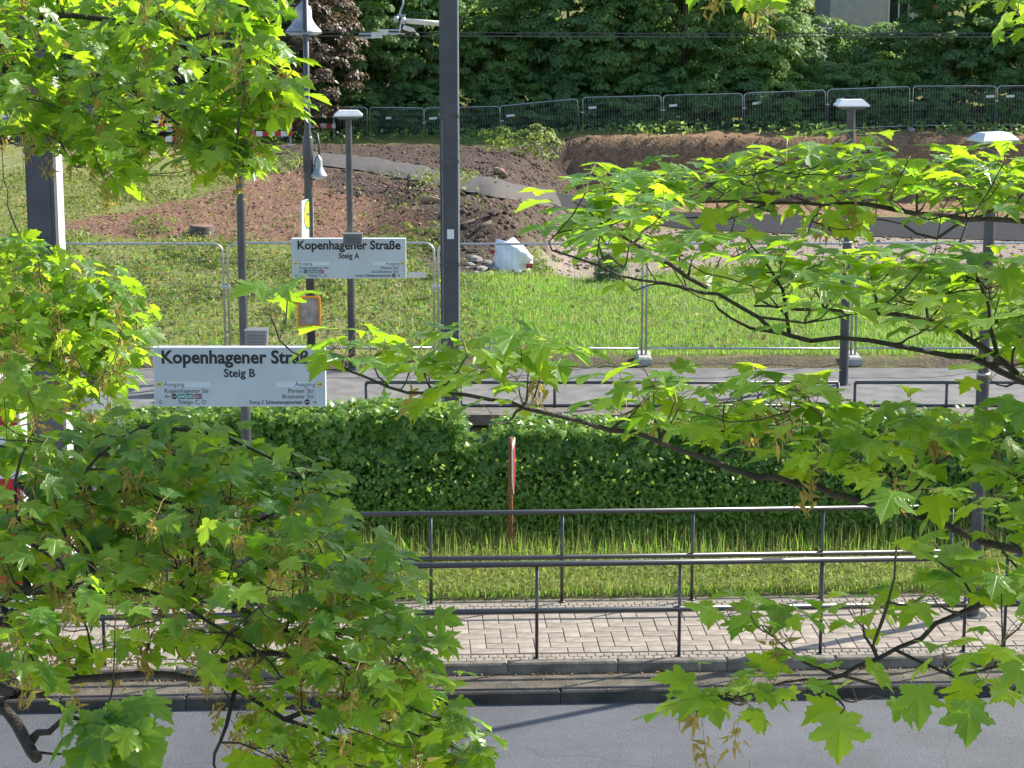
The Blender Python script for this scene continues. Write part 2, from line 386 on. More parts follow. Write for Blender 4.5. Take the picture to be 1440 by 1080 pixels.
def ground_mat():
    m, n, l, p = newmat('groundmat')
    tc = n.new('ShaderNodeTexCoord')
    def noise(s, d=7):
        t = n.new('ShaderNodeTexNoise'); t.inputs['Scale'].default_value = s; t.inputs['Detail'].default_value = d
        l.new(tc.outputs['Object'], t.inputs['Vector']); return t.outputs['Fac']
    def ramp(fac, *st):
        r = n.new('ShaderNodeValToRGB'); e = r.color_ramp.elements
        while len(e) < len(st): e.new(.5)
        for q, (pos, c) in zip(e, st): q.position = pos; q.color = tuple(c) + (1,)
        l.new(fac, r.inputs['Fac']); return r.outputs['Color']
    def mix(f, a, b):
        x = n.new('ShaderNodeMix'); x.data_type = 'RGBA'; l.new(f, x.inputs['Factor']); l.new(a, x.inputs[6]); l.new(b, x.inputs[7]); return x.outputs[2]
    big, mid, fine = noise(.5), noise(4), noise(26)
    g = ramp(mid, (.3, (.10, .13, .035)), (.5, (.17, .19, .05)), (.7, (.22, .18, .09)))
    mulch = ramp(fine, (.3, (.075, .038, .024)), (.5, (.17, .092, .06)), (.72, (.30, .20, .145)))
    dark = ramp(fine, (.3, (.03, .022, .017)), (.52, (.07, .052, .042)), (.75, (.16, .125, .10)))
    pink = ramp(fine, (.3, (.17, .13, .105)), (.5, (.25, .20, .165)), (.7, (.35, .29, .245)))
    vo = n.new('ShaderNodeTexVoronoi'); vo.inputs['Scale'].default_value = 1.6; l.new(tc.outputs['Object'], vo.inputs['Vector'])
    bank = mix(big, ramp(mid, (.3, (.15, .09, .05)), (.7, (.33, .21, .125))), ramp(noise(9), (.35, (.07, .042, .026)), (.7, (.36, .245, .15))))
    za = n.new('ShaderNodeAttribute'); za.attribute_name = 'zone_a'; zs = n.new('ShaderNodeSeparateColor'); l.new(za.outputs['Color'], zs.inputs[0])
    zb = n.new('ShaderNodeAttribute'); zb.attribute_name = 'zone_b'; zs2 = n.new('ShaderNodeSeparateColor'); l.new(zb.outputs['Color'], zs2.inputs[0])
    c = mix(zs.outputs[0], g, mulch); c = mix(zs.outputs[1], c, dark); c = mix(zs.outputs[2], c, pink); c = mix(zs2.outputs[0], c, bank)
    l.new(c, p.inputs['Base Color']); p.inputs['Roughness'].default_value = .95; p.inputs['Specular IOR Level'].default_value = .15
    b = n.new('ShaderNodeBump'); b.inputs['Strength'].default_value = .9; b.inputs['Distance'].default_value = .06
    l.new(noise(11, 10), b.inputs['Height']); l.new(b.outputs[0], p.inputs['Normal'])
ground_mat()
tag(link('ground', me, 'groundmat', smooth=True), kind='structure')
# one big sheet under everything, out to the horizon
far = MB().add([(-900, -60, -.6), (900, -60, -.6), (900, 26, -.6), (-900, 26, -.6)], [(0, 1, 2, 3)])
far.add([(-900, 171.5, 7.5), (900, 171.5, 7.5), (900, 1200, 7.5), (-900, 1200, 7.5)], [(0, 1, 2, 3)])
far.add([(-900, 26, -.6), (-45.8, 26, -.6), (-45.8, 171.5, 7.5), (-900, 171.5, 7.5)], [(0, 1, 2, 3)])
far.add([(45.8, 26, -.6), (900, 26, -.6), (900, 171.5, 7.5), (45.8, 171.5, 7.5)], [(0, 1, 2, 3)])
tag(obj('terrain', far, 'groundmat'), kind='structure')

# ------------------------------------------------------------------ pavement frame
O = G(755, 927, 0); O.z = 0
EX = (G(1154, 920.5, 0) - O); EX.z = 0; PSTEP = EX.length / 2; EX.normalize()
EY = Vector((-EX.y, EX.x, 0)); YAW = math.atan2(EX.y, EX.x)
def S(s, t, z=0.0): return O + EX * s + EY * t + Vector((0, 0, z))
def slab(mb, s0, s1, t0, t1, z0, z1):
    c = S((s0 + s1) / 2, (t0 + t1) / 2, (z0 + z1) / 2)
    return mb.box(c, (s1 - s0, t1 - t0, z1 - z0), YAW)
ZR, ZG = -.225, -.10
T_KF, T_KB = -.16, -.02       # upper kerb front / back
T_GF = -.78                   # lower kerb front
road = MB()
road.add([S(-80, -14, ZR), S(80, -14, ZR), S(80, T_GF - .001, ZR), S(-80, T_GF - .001, ZR)], [(0, 1, 2, 3)])
tag(obj('road', road, 'asphalt'), kind='structure')
np_ = MB(); slab(np_, -80, 80, -40, -14, -.5, -.08)
tag(obj('near_pavement', np_, 'concrete'), kind='structure')
gut = MB(); slab(gut, -40, 40, T_GF + .15, T_KF + .002, -.4, ZG - .004)
tag(obj('gutter_strip', gut, 'gutter'), kind='structure')
PW = .1765; PT0, PT1 = .215, 1.80
pav = MB(); slab(pav, -40, 40, T_KB, 2.14, -.3, -.012)
pavement = tag(obj('pavement', pav, 'joint'), kind='structure')
# kerb stones, one by one
kerb = tag(obj('kerb_bed', slab(MB(), -40, 40, T_GF + .03, T_KB - .02, -.42, -.26), 'joint'), kind='structure')
def kerb_row(name, t0, t1, z0, z1, L, mat, s_off):
    mbx = MB(); mbx.cham((0, 0, 0), (L - .008, t1 - t0, z1 - z0), .018)
    me_ = mbx.mesh(name)
    s = -9.0 + s_off; i = 0
    while s < 9:
        o = link(name, me_, mat, kerb); o.location = S(s + L / 2, (t0 + t1) / 2 + random.uniform(-.004, .004), (z0 + z1) / 2 + random.uniform(-.004, .002)); o.rotation_euler = (0, 0, YAW + random.uniform(-.002, .002)); s += L
kerb_row('kerb_stone', T_KF, T_KB, -.25, .012, 1.18, 'kerbstone', .42)
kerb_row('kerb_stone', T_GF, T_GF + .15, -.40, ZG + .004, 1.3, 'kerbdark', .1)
# herringbone pavers
hm = MB(); hm.cham((0, 0, 0), (2 * PW - .007, PW - .007, .06), .006); hm = hm.mesh('paver')
hv = MB(); hv.cham((0, 0, 0), (PW - .007, 2 * PW - .007, .06), .006); hv = hv.mesh('paver')
cells = []
nT = int((PT1 - PT0) / PW)
for y in range(-1, nT + 1):
    for x in range(-34, 36):
        k = (x - y) % 4
        if k == 0 and 0 <= y < nT: cells.append((x, y, 'h'))
        if k == 3 and 0 <= y < nT - 1: cells.append((x, y, 'v'))
        if k == 3 and (y == -1 or y == nT - 1): cells.append((x, max(y, 0) if y == -1 else y, 's'))
rest = MB(); big = [c for c in cells if c[2] != 's']
big.sort(key=lambda c: abs(c[0] * PW - .9))
for i, (x, y, k) in enumerate(big):
    s = x * PW + (PW if k == 'h' else PW / 2); t = PT0 + y * PW + (PW / 2 if k == 'h' else PW)
    dz = random.uniform(-.003, .003)
    if i < 300:
        o = link('paver', hm if k == 'h' else hv, 'paver', pavement); o.location = S(s, t, -.03 + dz)
        o.rotation_euler = (random.uniform(-.004, .004), random.uniform(-.004, .004), YAW)
    else:
        rest.cham(S(s, t, -.03 + dz), ((2 * PW if k == 'h' else PW) - .009, (PW if k == 'h' else 2 * PW) - .009, .06), .006, YAW)
for (x, y, k) in cells:
    if k == 's':
        rest.cham(S(x * PW + PW / 2, PT0 + y * PW + PW / 2, -.03), (PW - .009, PW - .009, .06), .006, YAW)
tag(obj('further_pavers', rest, 'paver', pavement), kind='stuff')
# narrow border bricks
bb = MB()
for (t0, rows) in ((T_KB + .004, 2), (PT0 + nT * PW + .13, 3)):
    for r_ in range(rows):
        s = -8 + (r_ % 2) * .05
        while s < 9:
            bb.cham(S(s + .048, t0 + .05 + r_ * .103, -.028 + random.uniform(-.004, .003)), (.088, .095, .05), .006, YAW); s += .0965
tag(obj('border_bricks', bb, 'paver_small', pavement), kind='stuff')
ed = MB(); s = -8
while s < 9:
    ed.cham(S(s + .25, PT0 + nT * PW + .065, -.03), (.49, .115, .06), .006, YAW)
    ed.cham(S(s + .5, 2.17, -.058), (.99, .06, .12), .008, YAW) if int((s + 8) * 2) % 2 == 0 else None
    s += .5
tag(obj('edging_stones', ed, 'kerbstone', pavement), kind='stuff')

# fallen leaves and seeds in the gutter, tiny weeds in the kerb joint
lt = MB()
for k in range(900):
    s = random.uniform(-7, 7); t = random.choice([random.gauss(T_KF - .07, .04), random.uniform(T_GF, T_KF - .02), random.gauss(T_KF - .05, .02)])
    if t > T_KF - .01: continue
    c = S(s, t, ZG + .006); r_ = random.uniform(.006, .016); a = random.uniform(0, 6.28)
    lt.add([c + Vector((math.cos(a + q) * r_ * (1 if q % 2 < 1 else .6), math.sin(a + q) * r_, random.uniform(0, .012))) for q in (0, 1.6, 3.1, 4.7)], [(0, 1, 2, 3)])
tag(obj('leaf_litter', lt, 'litter'), 'brown fallen seeds and leaf scraps lying along the kerb gutter', 'leaf litter', kind='stuff')

# verge, behind the pavement, and the strip between hedge and back street
vg = MB()
n_ = 90
ys_ = np.linspace(2.2, 6.6, 12)
for j, t in enumerate(ys_):
    for i in range(n_ + 1):
        s = -22 + i * 44 / n_
        q = S(s, t); zz_ = .02 + .05 * float(nz(np.array(q.x), np.array(q.y), 2.0)) + .04 * j / 11
        vg.v.append((q.x, q.y, zz_ if j else -.02))
for j in range(11):
    for i in range(n_): a = j * (n_ + 1) + i; vg.f.append((a, a + 1, a + n_ + 2, a + n_ + 1))
basic('vergesoil', (.09, .10, .035), (.16, .15, .06), rough=1, scale=6)
tag(obj('verge', vg, 'vergesoil', smooth=True), kind='structure')

bs = MB()   # back street (light asphalt) with its edge
yb0, yb1 = 33.62, 37.75
bs.add([(-40, yb0, .392), (40, yb0, .392), (40, yb1, .392), (-40, yb1, .392)], [(0, 1, 2, 3)])
basic('backroad', (.115, .11, .105), (.18, .172, .163), rough=.85, scale=3, bump=.4, bscale=70)
tag(obj('back_street', bs, 'backroad'), kind='structure')

# gravel ramp and site road: strips draped over the terrain
def drape(name, upper, lower, mat, lift=.05, sub=8):
    mb = MB(); nU = (len(upper) - 1) * sub
    def at(pl, f):
        i = min(int(f), len(pl) - 2); t = f - i
        return pl[i][0] * (1 - t) + pl[i + 1][0] * t, pl[i][1] * (1 - t) + pl[i + 1][1] * t
    rows = 7
    for i in range(nU + 1):
        a = at(upper, i / sub); b = at(lower, i / sub)
        pa, pb = hit(a[0], a[1] + random.uniform(-.7, .7)), hit(b[0], b[1] + random.uniform(-.7, .7))
        for k in range(rows):
            q = pa.lerp(pb, k / (rows - 1)); z = float(terr(q.x, q.y))
            mb.v.append((q.x, q.y, z + lift + (.0 if 0 < k < rows - 1 else -.10)))
    for i in range(nU):
        for k in range(rows - 1):
            a = i * rows + k; mb.f.append((a, a + 1, a + rows + 1, a + rows))
    return tag(obj(name, mb, mat, smooth=True), kind='structure')
drape('gravel_path', [(440,216),(500,222),(560,231),(620,243),(700,258),(780,271)], [(440,234),(500,241),(560,252),(620,264),(700,281),(790,295)], 'gravel', .15)
drape('site_road', [(760,268),(860,284),(960,299),(1100,303),(1260,306),(1470,309),(1900,315)], [(780,294),(860,309),(960,322),(1100,329),(1260,334),(1470,341),(1900,352)], 'site_asphalt', .12)

# ------------------------------------------------------------------ scatter helpers
def np_mesh(name, V, F, mat, parent=None, uv=None, off=None):
    me_ = bpy.data.meshes.new(name)
    V = np.asarray(V, np.float32).reshape(-1, 3)
    if off is not None: V = V - np.asarray(off, np.float32)
    F = np.asarray(F, np.int32); nf, k = F.shape
    me_.vertices.add(len(V)); me_.vertices.foreach_set('co', V.reshape(-1))
    me_.loops.add(nf * k); me_.loops.foreach_set('vertex_index', F.reshape(-1))
    me_.polygons.add(nf); me_.polygons.foreach_set('loop_start', np.arange(0, nf * k, k)); me_.polygons.foreach_set('loop_total', np.full(nf, k))
    if uv is not None:
        ul = me_.uv_layers.new(name='UVMap'); ul.data.foreach_set('uv', np.asarray(uv, np.float32)[F.reshape(-1)].reshape(-1))
    me_.update(); me_.validate()
    return link(name, me_, mat, parent)
def blades(name, pos, h, wd, mat, parent=None, lean=.35, off=None):
    """grass blades: bent triangle strips (3 triangles)"""
    n = len(pos); a = rng.uniform(0, 2 * np.pi, n); h = h * rng.uniform(.55, 1.25, n); wd = wd * rng.uniform(.7, 1.3, n)
    d = np.stack([np.cos(a), np.sin(a), np.zeros(n)], -1); s = np.stack([-np.sin(a), np.cos(a), np.zeros(n)], -1)
    ln = np.abs(rng.normal(0, lean, n))
    up = np.array([0, 0, 1.0])
    mid = pos + d * (ln * h * .25)[:, None] + up * (h * .55)[:, None]
    tip = pos + d * (ln * h * .95)[:, None] + up * (h * (1 - .35 * np.minimum(ln, 1)))[:, None]
    w2 = s * (wd / 2)[:, None]
    V = np.stack([pos - w2, pos + w2, mid - w2 * .8, mid + w2 * .8, tip], 1)
    b = np.arange(n)[:, None] * 5
    F = np.concatenate([b + [0, 1, 3], b + [0, 3, 2], b + [2, 3, 4]], 0)
    return np_mesh(name, V, F, mat, parent, off=off)
def leafquads(name, pos, nrm, size, mat, parent=None, off=None, star=False, asp=1.3):
    """small leaves; star=True gives a five-pointed ivy or maple outline"""
    n = len(pos); nrm = nrm / np.linalg.norm(nrm, axis=1, keepdims=True)
    a = rng.normal(0, 1, (n, 3)); a[:, 2] -= .9
    t = a - nrm * (a * nrm).sum(1, keepdims=True); t /= np.linalg.norm(t, axis=1, keepdims=True)
    s = np.cross(nrm, t); sz = (size * rng.uniform(.6, 1.3, n))[:, None]
    if star:
        pts = [(0, 0, 0), (.42, .02, -.03), (.30, .26, 0.03), (.55, .52, -.10), (.22, .55, .03), (0, 1.0, -.16), (-.22, .55, .03), (-.55, .52, -.10), (-.30, .26, .03), (-.42, .02, -.03)]
        F0 = [(0, 1, 2), (2, 3, 4), (0, 2, 4), (0, 4, 6), (4, 5, 6), (0, 6, 8), (6, 7, 8), (0, 8, 9)]
    else:
        pts = [(0, 0, 0), (.36 , .45, .05), (0, asp, -.1), (-.36, .45, .05)]; F0 = [(0, 1, 2), (0, 2, 3)]
    V = np.stack([pos + sz * (s * x + t * y + nrm * z) for x, y, z in pts], 1)
    b = np.arange(n)[:, None, None] * len(pts)
    F = (b + np.array(F0)[None]).reshape(-1, 3)
    return np_mesh(name, V, F, mat, parent, off=off)

# verge grass, in front of the hedge
def verge_pts(n, t0, t1, s0=-8.5, s1=8.5):
    s = rng.uniform(s0, s1, n); t = rng.uniform(t0, t1, n)
    return np.array(O)[None] + s[:, None] * np.array(EX) + t[:, None] * np.array(EY) + np.array([0, 0, .02])
vgr = thing('verge_grass', 'tall yellow green grass strip between the pavement and the ivy hedge', 'grass'); vgr['kind'] = 'stuff'
blades('green_blades', verge_pts(26000, 2.22, 4.6), .12, .010, 'grass', vgr, lean=.8)
blades('dry_blades', verge_pts(56000, 2.3, 4.6), .135, .009, 'grass_dry', vgr, lean=.8)
blades('tall_stalks', verge_pts(2600, 3.2, 4.45), .46, .005, 'grass_dry', vgr, lean=.22)
blades('tall_green_stalks', verge_pts(2500, 3.5, 4.5), .34, .012, 'grass', vgr, lean=.45)
vp = verge_pts(14000, 2.3, 4.6); vp[:, 2] += rng.uniform(.03, .16, len(vp))
leafquads('verge_weeds', vp, rng.normal(0, .5, (len(vp), 3)) + [0, 0, 1], .05, 'weed', vgr)

# meadow and weeds on the slope behind the construction fence
def meadow_pts(n, y0, y1):
    y = rng.uniform(y0, y1, n); x = rng.uniform(-.27, .27, n) * y
    z = terr(x, y); u, v, _ = proj(x, y, z)
    return np.stack([x, y, z], -1), u, v
mp, u, v = meadow_pts(260000, 38.8, 53)
zz = zones(u, v, (mp[:, 0], mp[:, 1])); bare = zz['mulch'] + zz['dark'] + zz['pink'] > 0
den = sm(u, 560, 700) * .95 + .10 + .30 * nz(mp[:, 0], mp[:, 1], 2.5)
den = den * (1 - .75 * sm(v, 395, 360) * 0) * np.where(bare, .03, 1)
den = den * (1 - .8 * (1 - sm(v, 370, 410)) * (u > 600))
keep = rng.uniform(0, 1, len(mp)) < den
mp, u, v = mp[keep], u[keep], v[keep]
mg = thing('meadow_grass', 'bright green meadow grass sloping up behind the construction fence', 'grass'); mg['kind'] = 'stuff'
dry = rng.uniform(0, 1, len(mp)) < np.clip(.22 + .35 * nz(mp[:, 0] * 1.3, mp[:, 1] * 1.3, 2.0), .03, .8)
edge = mp[:, 1] < 39.6
blades('green_blades', mp[~dry & ~edge], .14, .013, 'grass', mg, lean=.9)
blades('dry_blades', mp[dry & ~edge], .16, .012, 'grass_dry', mg, lean=.9)
blades('short_blades', mp[edge][::2], .11, .014, 'grass', mg, lean=.6)
wp, u, v = meadow_pts(170000, 39.5, 66)
zz = zones(u, v, (wp[:, 0], wp[:, 1])); bare = (zz['mulch'] * .965 + zz['dark'] * .97 + zz['pink'] * .99)
cl = nz(wp[:, 0] * 1.5, wp[:, 1] * 1.5, 3.0)
den = np.clip(.42 + .8 * cl, .08, 1) * (1 - bare) * (1 - .8 * sm(u, 620, 720) * sm(v, 380, 400)) * np.where((u > 780) & (v < 375), .08, 1)
wp = wp[rng.uniform(0, 1, len(wp)) < den]
k = len(wp); wp[:, 2] += rng.uniform(.02, .32, k) * np.clip(.5 + nz(wp[:, 0], wp[:, 1], 3), .15, 1)
wd_ = thing('ground_weeds', 'low leafy weeds and brown stems covering the slope left of the mast', 'weeds'); wd_['kind'] = 'stuff'
ncl = 130; cy = rng.uniform(41, 58, ncl); cx = (rng.uniform(150, 640, ncl) - 720) / FP * cy * 1.02
cs = []
for a_, b_ in zip(cx, cy):
    m_ = int(rng.integers(40, 150)); hh = rng.uniform(.12, .5); q_ = rng.normal(0, hh * .75, (m_, 2)); qx, qy = a_ + q_[:, 0], b_ + q_[:, 1]
    cs.append(np.stack([qx, qy, terr(qx, qy) + rng.uniform(.02, 1, m_) * hh * np.exp(-(q_ ** 2).sum(1) / hh ** 2)], -1))
cs = np.concatenate(cs); _u, _v, _ = proj(cs[:, 0], cs[:, 1], cs[:, 2]); cs = cs[(zones(_u, _v + 6)['mulch'] < .5) | (rng.uniform(0, 1, len(cs)) < .12)]
wp = np.concatenate([wp, cs]); k = len(wp)
br = rng.uniform(0, 1, k) < .18
leafquads('weed_leaves', wp[~br], rng.normal(0, .55, ((~br).sum(), 3)) + [0, -.3, 1], .075, 'weed', wd_)
leafquads('brown_leaves', wp[br], rng.normal(0, .6, (br.sum(), 3)) + [0, -.3, 1], .075, 'weed_brown', wd_)
# wood chips on the mulched slope
cp, u, v = meadow_pts(90000, 44, 97)
zz = zones(u, v); cp = cp[(rng.uniform(0, 1, len(cp)) < (zz['mulch'] * .55 + zz['dark'] * .25))]
cp[:, 2] += .02
basic('chips', (.14, .07, .042), (.33, .20, .14), rough=.9, scale=1.3, contrast=(.4, .6))
leafquads('wood_chips', cp, rng.normal(0, .5, (len(cp), 3)) + [0, 0, 1], .075, 'chips').update_tag()
# clods of earth on the spoil and along the ramp
cl_, u, v = meadow_pts(60000, 48, 97); zz = zones(u, v, (cl_[:, 0], cl_[:, 1]))
onp = inpoly(u, v, [(440,218),(620,245),(780,272),(1460,309),(1460,341),(960,322),(790,294),(620,262),(440,233)])
cl_ = cl_[(rng.uniform(0, 1, len(cl_)) < zz['dark'] * .7 + zz['bank'] * .12 + zz['pink'] * .10) & ~onp]; n_c = len(cl_)
rr_ = (rng.uniform(.25, 1, n_c) ** 2.5 * .085 + .015)[:, None]
ax = rng.normal(0, 1, (n_c, 6, 3)) * .22 + np.array([[1, 0, 0], [-1, 0, 0], [0, 1, 0], [0, -1, 0], [0, 0, .7], [0, 0, -.6]])[None]
V_ = cl_[:, None] + ax * rr_[:, None]
F_ = (np.arange(n_c)[:, None, None] * 6 + np.array([[0, 2, 4], [2, 1, 4], [1, 3, 4], [3, 0, 4], [2, 0, 5], [1, 2, 5], [3, 1, 5], [0, 3, 5]])[None]).reshape(-1, 3)
basic('clod', (.04, .026, .018), (.12, .082, .058), rough=1, scale=1.1, contrast=(.4, .6))
tag(np_mesh('earth_clods', V_, F_, 'clod'), 'dark clods of earth scattered over the spoil heap and bank', 'soil clods', kind='stuff')
tag(bpy.data.objects['wood_chips'], 'reddish brown wood chips strewn over the bare slope', 'wood chips', kind='stuff')

# ------------------------------------------------------------------ railings along the pavement
def railing(name, label, s_posts, t, h, mid, s_ext0, s_ext1, r=.021, rp=.019, mat='railpaint', z0=0.0, frame=S, post_end=True):
    th = thing(name, label, 'railing', frame(s_posts[0], t, z0))
    def bar(z, nm):
        mb = MB(); mb.tube([frame(s_ext0, t, z0 + z), frame(s_ext1, t, z0 + z)], r, 10); obj(nm, mb, mat, th, True)
    bar(h, 'top_rail'); bar(mid, 'middle_rail')
    for s in s_posts:
        mb = MB(); mb.tube([frame(s, t, z0 - .05), frame(s, t, z0 + h)], rp, 8)
        mb.lathe(frame(s, t, z0 - .004), [(.04, 0), (.04, .012), (rp + .002, .014)], 10)
        obj('post', mb, mat, th, True)
    return th
hN = 1.055
def s_of(u, v):            # position along the pavement of a point seen at the foot of a post
    q = G(u, v, 0) - O; return q.dot(EX), q.dot(EY)
railing('pavement_railing', 'black two bar railing along the kerb edge of the pavement', [PSTEP * k for k in (-4, -3, -2, -1, 0, 1, 2, 3.02)], .03, hN, .535, -4 * PSTEP - .02, 3.02 * PSTEP + .02, r=.032)
s0, _t = s_of(1403, 905)
railing('pavement_railing', 'short black railing beyond the gap at the right lamp pole, kerb side', [s0, s0 + PSTEP, s0 + 2 * PSTEP], .03, hN, .535, s0 - .02, s0 + 2 * PSTEP + .02, r=.032)
sr, tr = s_of(790, 846)
sr2, _ = s_of(1155, 842)
RST = (sr2 - sr) / 2
railing('verge_railing', 'black two bar railing at the back of the pavement before the grass verge', [sr + RST * k for k in (-5, -4, -3, -2, -1, 0, 1, 2, 3)], tr, 1.085, .54, sr - 5 * RST - .02, sr + 3 * RST + .02, r=.028)

# far platform railing, along the back street
def FX(s, t, z): return Vector((s, t, z))
d_r = 35.3; yR = P(720, 560, d_r).y
def xr(u): return (u - 720) / FP * d_r
hz = P(1000, 537, d_r).z; mz = P(1000, 571, d_r).z
railing('platform_railing', 'grey platform railing behind the hedge, from the signs to the lamp pole', [xr(u) for u in (515, 648, 780, 912, 1043, 1178)], yR, hz - .3, mz - .3, xr(515), xr(1178), r=.026, rp=.024, mat='polegrey', z0=.3, frame=FX)
railing('platform_railing', 'grey platform railing behind the hedge, right of the lamp pole', [xr(u) for u in (1202, 1331, 1462, 1595)], yR, hz - .3, mz - .3, xr(1202), xr(1595), r=.026, rp=.024, mat='polegrey', z0=.3, frame=FX)

# platform edge and track slab between hedge and railing
pe = MB(); pe.box((0, yR - .75, .42), (60, .5, .16)); tag(obj('platform_edge', pe, 'kerbstone'), kind='structure')
tb = MB(); tb.box((0, 31.1, .1), (60, 3.2, .3)); tag(obj('track_slab', tb, 'concrete'), kind='structure')
for yy in (30.1, 31.55):
    q = MB(); q.box((0, yy, .285), (60, .07, .07)); q.box((0, yy, .2505), (60, .14, .012))
    tag(obj('tram_rail', q, 'galvdull'), ('tram rail nearest the ivy hedge, mostly hidden behind it' if yy < 31 else 'tram rail nearer the platform railing, seen in the hedge gap'), 'rail')

# ------------------------------------------------------------------ construction fence panels
def fence_proto(name, W=3.5, H=2.0, wires_v=36, wires_h=9, wr=.0022, tr_=.020):
    th = thing(name, 'x', 'fence')
    f = MB(); rc = .16
    def arc(cx, cz, a0, a1): return [(cx + rc * math.cos(a0 + (a1 - a0) * k / 4), 0, cz + rc * math.sin(a0 + (a1 - a0) * k / 4)) for k in range(5)]
    pts = [(0, 0, .02)] + arc(rc, H - rc, math.pi, math.pi / 2) + arc(W - rc, H - rc, math.pi / 2, 0) + [(W, 0, .02)]
    f.tube(pts, tr_, 8)
    link('frame', f.mesh('frame'), 'galv', th, True)
    b = MB(); b.tube([(0, 0, .16), (W, 0, .16)], tr_ * .95, 8); link('bottom_bar', b.mesh('bottom_bar'), 'galv', th, True)
    w_ = MB()
    for i in range(1, wires_v): x = W * i / wires_v; w_.tube([(x, .004, .16), (x, .004, H - .01)], wr, 3, False)
    for i in range(wires_h): z = .22 + (H - .3) * i / (wires_h - 1); w_.tube([(.01, -.004, z), (W - .01, -.004, z)], wr, 3, False)
    tag(link('wire_mesh', w_.mesh('wire_mesh'), 'galvdull', th), kind='stuff')
    return th
def clampfoot(loc, label, group, rz=0.0):
    t = thing('concrete_block', label, 'block', loc, group)
    b = MB(); b.cham((0, 0, .07), (.24, .70, .14), .03); link('block', b.mesh('block'), 'concrete', t)
    c = MB(); c.box((0, 0, 1.3), (.16, .06, .05)); c.tube([(0, .03, 1.3), (0, .06, 1.3)], .012, 6); link('clamp', c.mesh('clamp'), 'galv', t)
    t.rotation_euler = (0, 0, rz)
    return t
d_f = 39.0
proto = fence_proto('construction_fence')
px = [28, 320, 614, 905, 1199, 1492]
names = ['construction fence panel at far left behind the tall grey column', 'construction fence panel behind the two platform name signs',
         'construction fence panel in front of the white bag, right of the mast', 'construction fence panel before the bright meadow, left of lamp pole',
         'construction fence panel at the right edge behind two lamp poles']
fz = float(terr(0, 38.4)) + .1
for i in range(5):
    a = P(px[i], 500, d_f); b = P(px[i + 1], 500, d_f)
    o = proto if i == 0 else copy_tree(proto)
    L = b.x - a.x - .075
    o.location = (a.x + .04, a.y + random.uniform(-.03, .03), fz); o.scale = (L / 3.5, 1, .985 + random.uniform(-.01, .01)); o.rotation_euler = (random.uniform(-.012, .012), 0, random.uniform(-.006, .006))
    o['label'] = names[i]; o['group'] = 'fence panels at the foot of the meadow'
fl = ['behind the grey column', 'left of the name signs', 'beside the mast', 'at the meadow edge near the photo centre', 'behind the middle lamp pole']
for i in range(1, 5):
    a = P(px[i], 500, d_f); clampfoot((a.x, a.y, fz - .085), 'concrete fence foot ' + fl[i], 'fence feet at the meadow')
# far fence on the cut bank and in front of the trees
pf = fence_proto('site_fence', wires_v=30, wires_h=8, wr=.0042, tr_=.024)
pv = [(404, 207), (518, 208), (597, 209), (706, 206), (819, 194), (932, 191), (1046, 188), (1163, 183), (1281, 178), (1400, 178), (1520, 176)]
fpl = []
for (u_, v_) in pv:
    q = P(u_, v_, 99.3)
    fpl.append(q)
side = ['leftmost, beside the bell street lamp', 'left of the mast in tree shade', 'just left of the mast', 'just right of the mast', 'first on the cut earth bank', 'second on the cut earth bank', 'above the bank, photo centre right', 'directly left of the middle lamp head', 'right of the middle lamp head', 'at the right edge of the photo']
plates = {1: .3, 2: .06, 3: .08, 4: .07, 5: .07, 6: .1, 7: .1, 8: .88, 9: .1}
for i in range(10):
    a, b = fpl[i], fpl[i + 1]
    o = pf if i == 0 else copy_tree(pf)
    L = math.hypot(b.x - a.x, b.y - a.y)
    o.location = (a.x + .05, a.y, a.z - .1); o.scale = ((L - .1) / 3.5, 1, .93)
    # each panel stands in its own plane between its two feet, following the slope
    o.rotation_euler = (0, -math.atan2(b.z - a.z, L) * .9, math.atan2(b.y - a.y, b.x - a.x))
    o['label'] = 'far fence panel before the trees, ' + side[i]; o['group'] = 'far fence panels along the trees'
    if i in plates:
        pl_ = MB(); pl_.box((3.5 * plates[i] + .18, -.03, 1.52), (.36, .012, .11), M=Matrix.Rotation(random.uniform(-.15, .0), 3, 'Y'))
        link('plate', pl_.mesh('plate'), 'whitepaint', o)
for i in range(2, 10):
    q = fpl[i]; clampfoot((q.x, q.y, q.z - .18), 'small concrete foot of the far fence, ' + side[i], 'far fence feet')
# angled panel at the far left, in front of the upper road
pl0 = copy_tree(proto); a = P(-60, 348, 62); b = P(37, 325, 66)
pl0.location = a; pl0.rotation_euler = (0, 0, math.atan2(b.y - a.y, b.x - a.x)); pl0.scale = (math.hypot(b.x - a.x, b.y - a.y) / 3.5, 1, 1.45)
pl0['label'] = 'slanting fence panel at the left photo edge before the far road'; pl0['group'] = 'fence panels beside the far road'

# ------------------------------------------------------------------ text
def text_mesh(body, size, x, z, align='LEFT', bold=0.0, width=None):
    cu = bpy.data.curves.new('lettering', 'FONT'); cu.body = body; cu.size = size; cu.align_x = align; cu.offset = bold; cu.resolution_u = 3
    to = bpy.data.objects.new('lettering_tmp', cu); COL.objects.link(to)
    bpy.context.view_layer.update()
    dg = bpy.context.evaluated_depsgraph_get(); m_ = bpy.data.meshes.new_from_object(to.evaluated_get(dg))
    bpy.data.objects.remove(to); bpy.data.curves.remove(cu)
    n = len(m_.vertices); co = np.empty(n * 3); m_.vertices.foreach_get('co', co); co = co.reshape(-1, 3)
    if width:
        w0 = co[:, 0].max() - co[:, 0].min(); co[:, 0] *= width / w0
    out = np.stack([co[:, 0] + x, np.zeros(n), co[:, 1] + z], -1)
    m_.vertices.foreach_set('co', out.reshape(-1)); m_.update(); m_.name = 'lettering'
    return m_
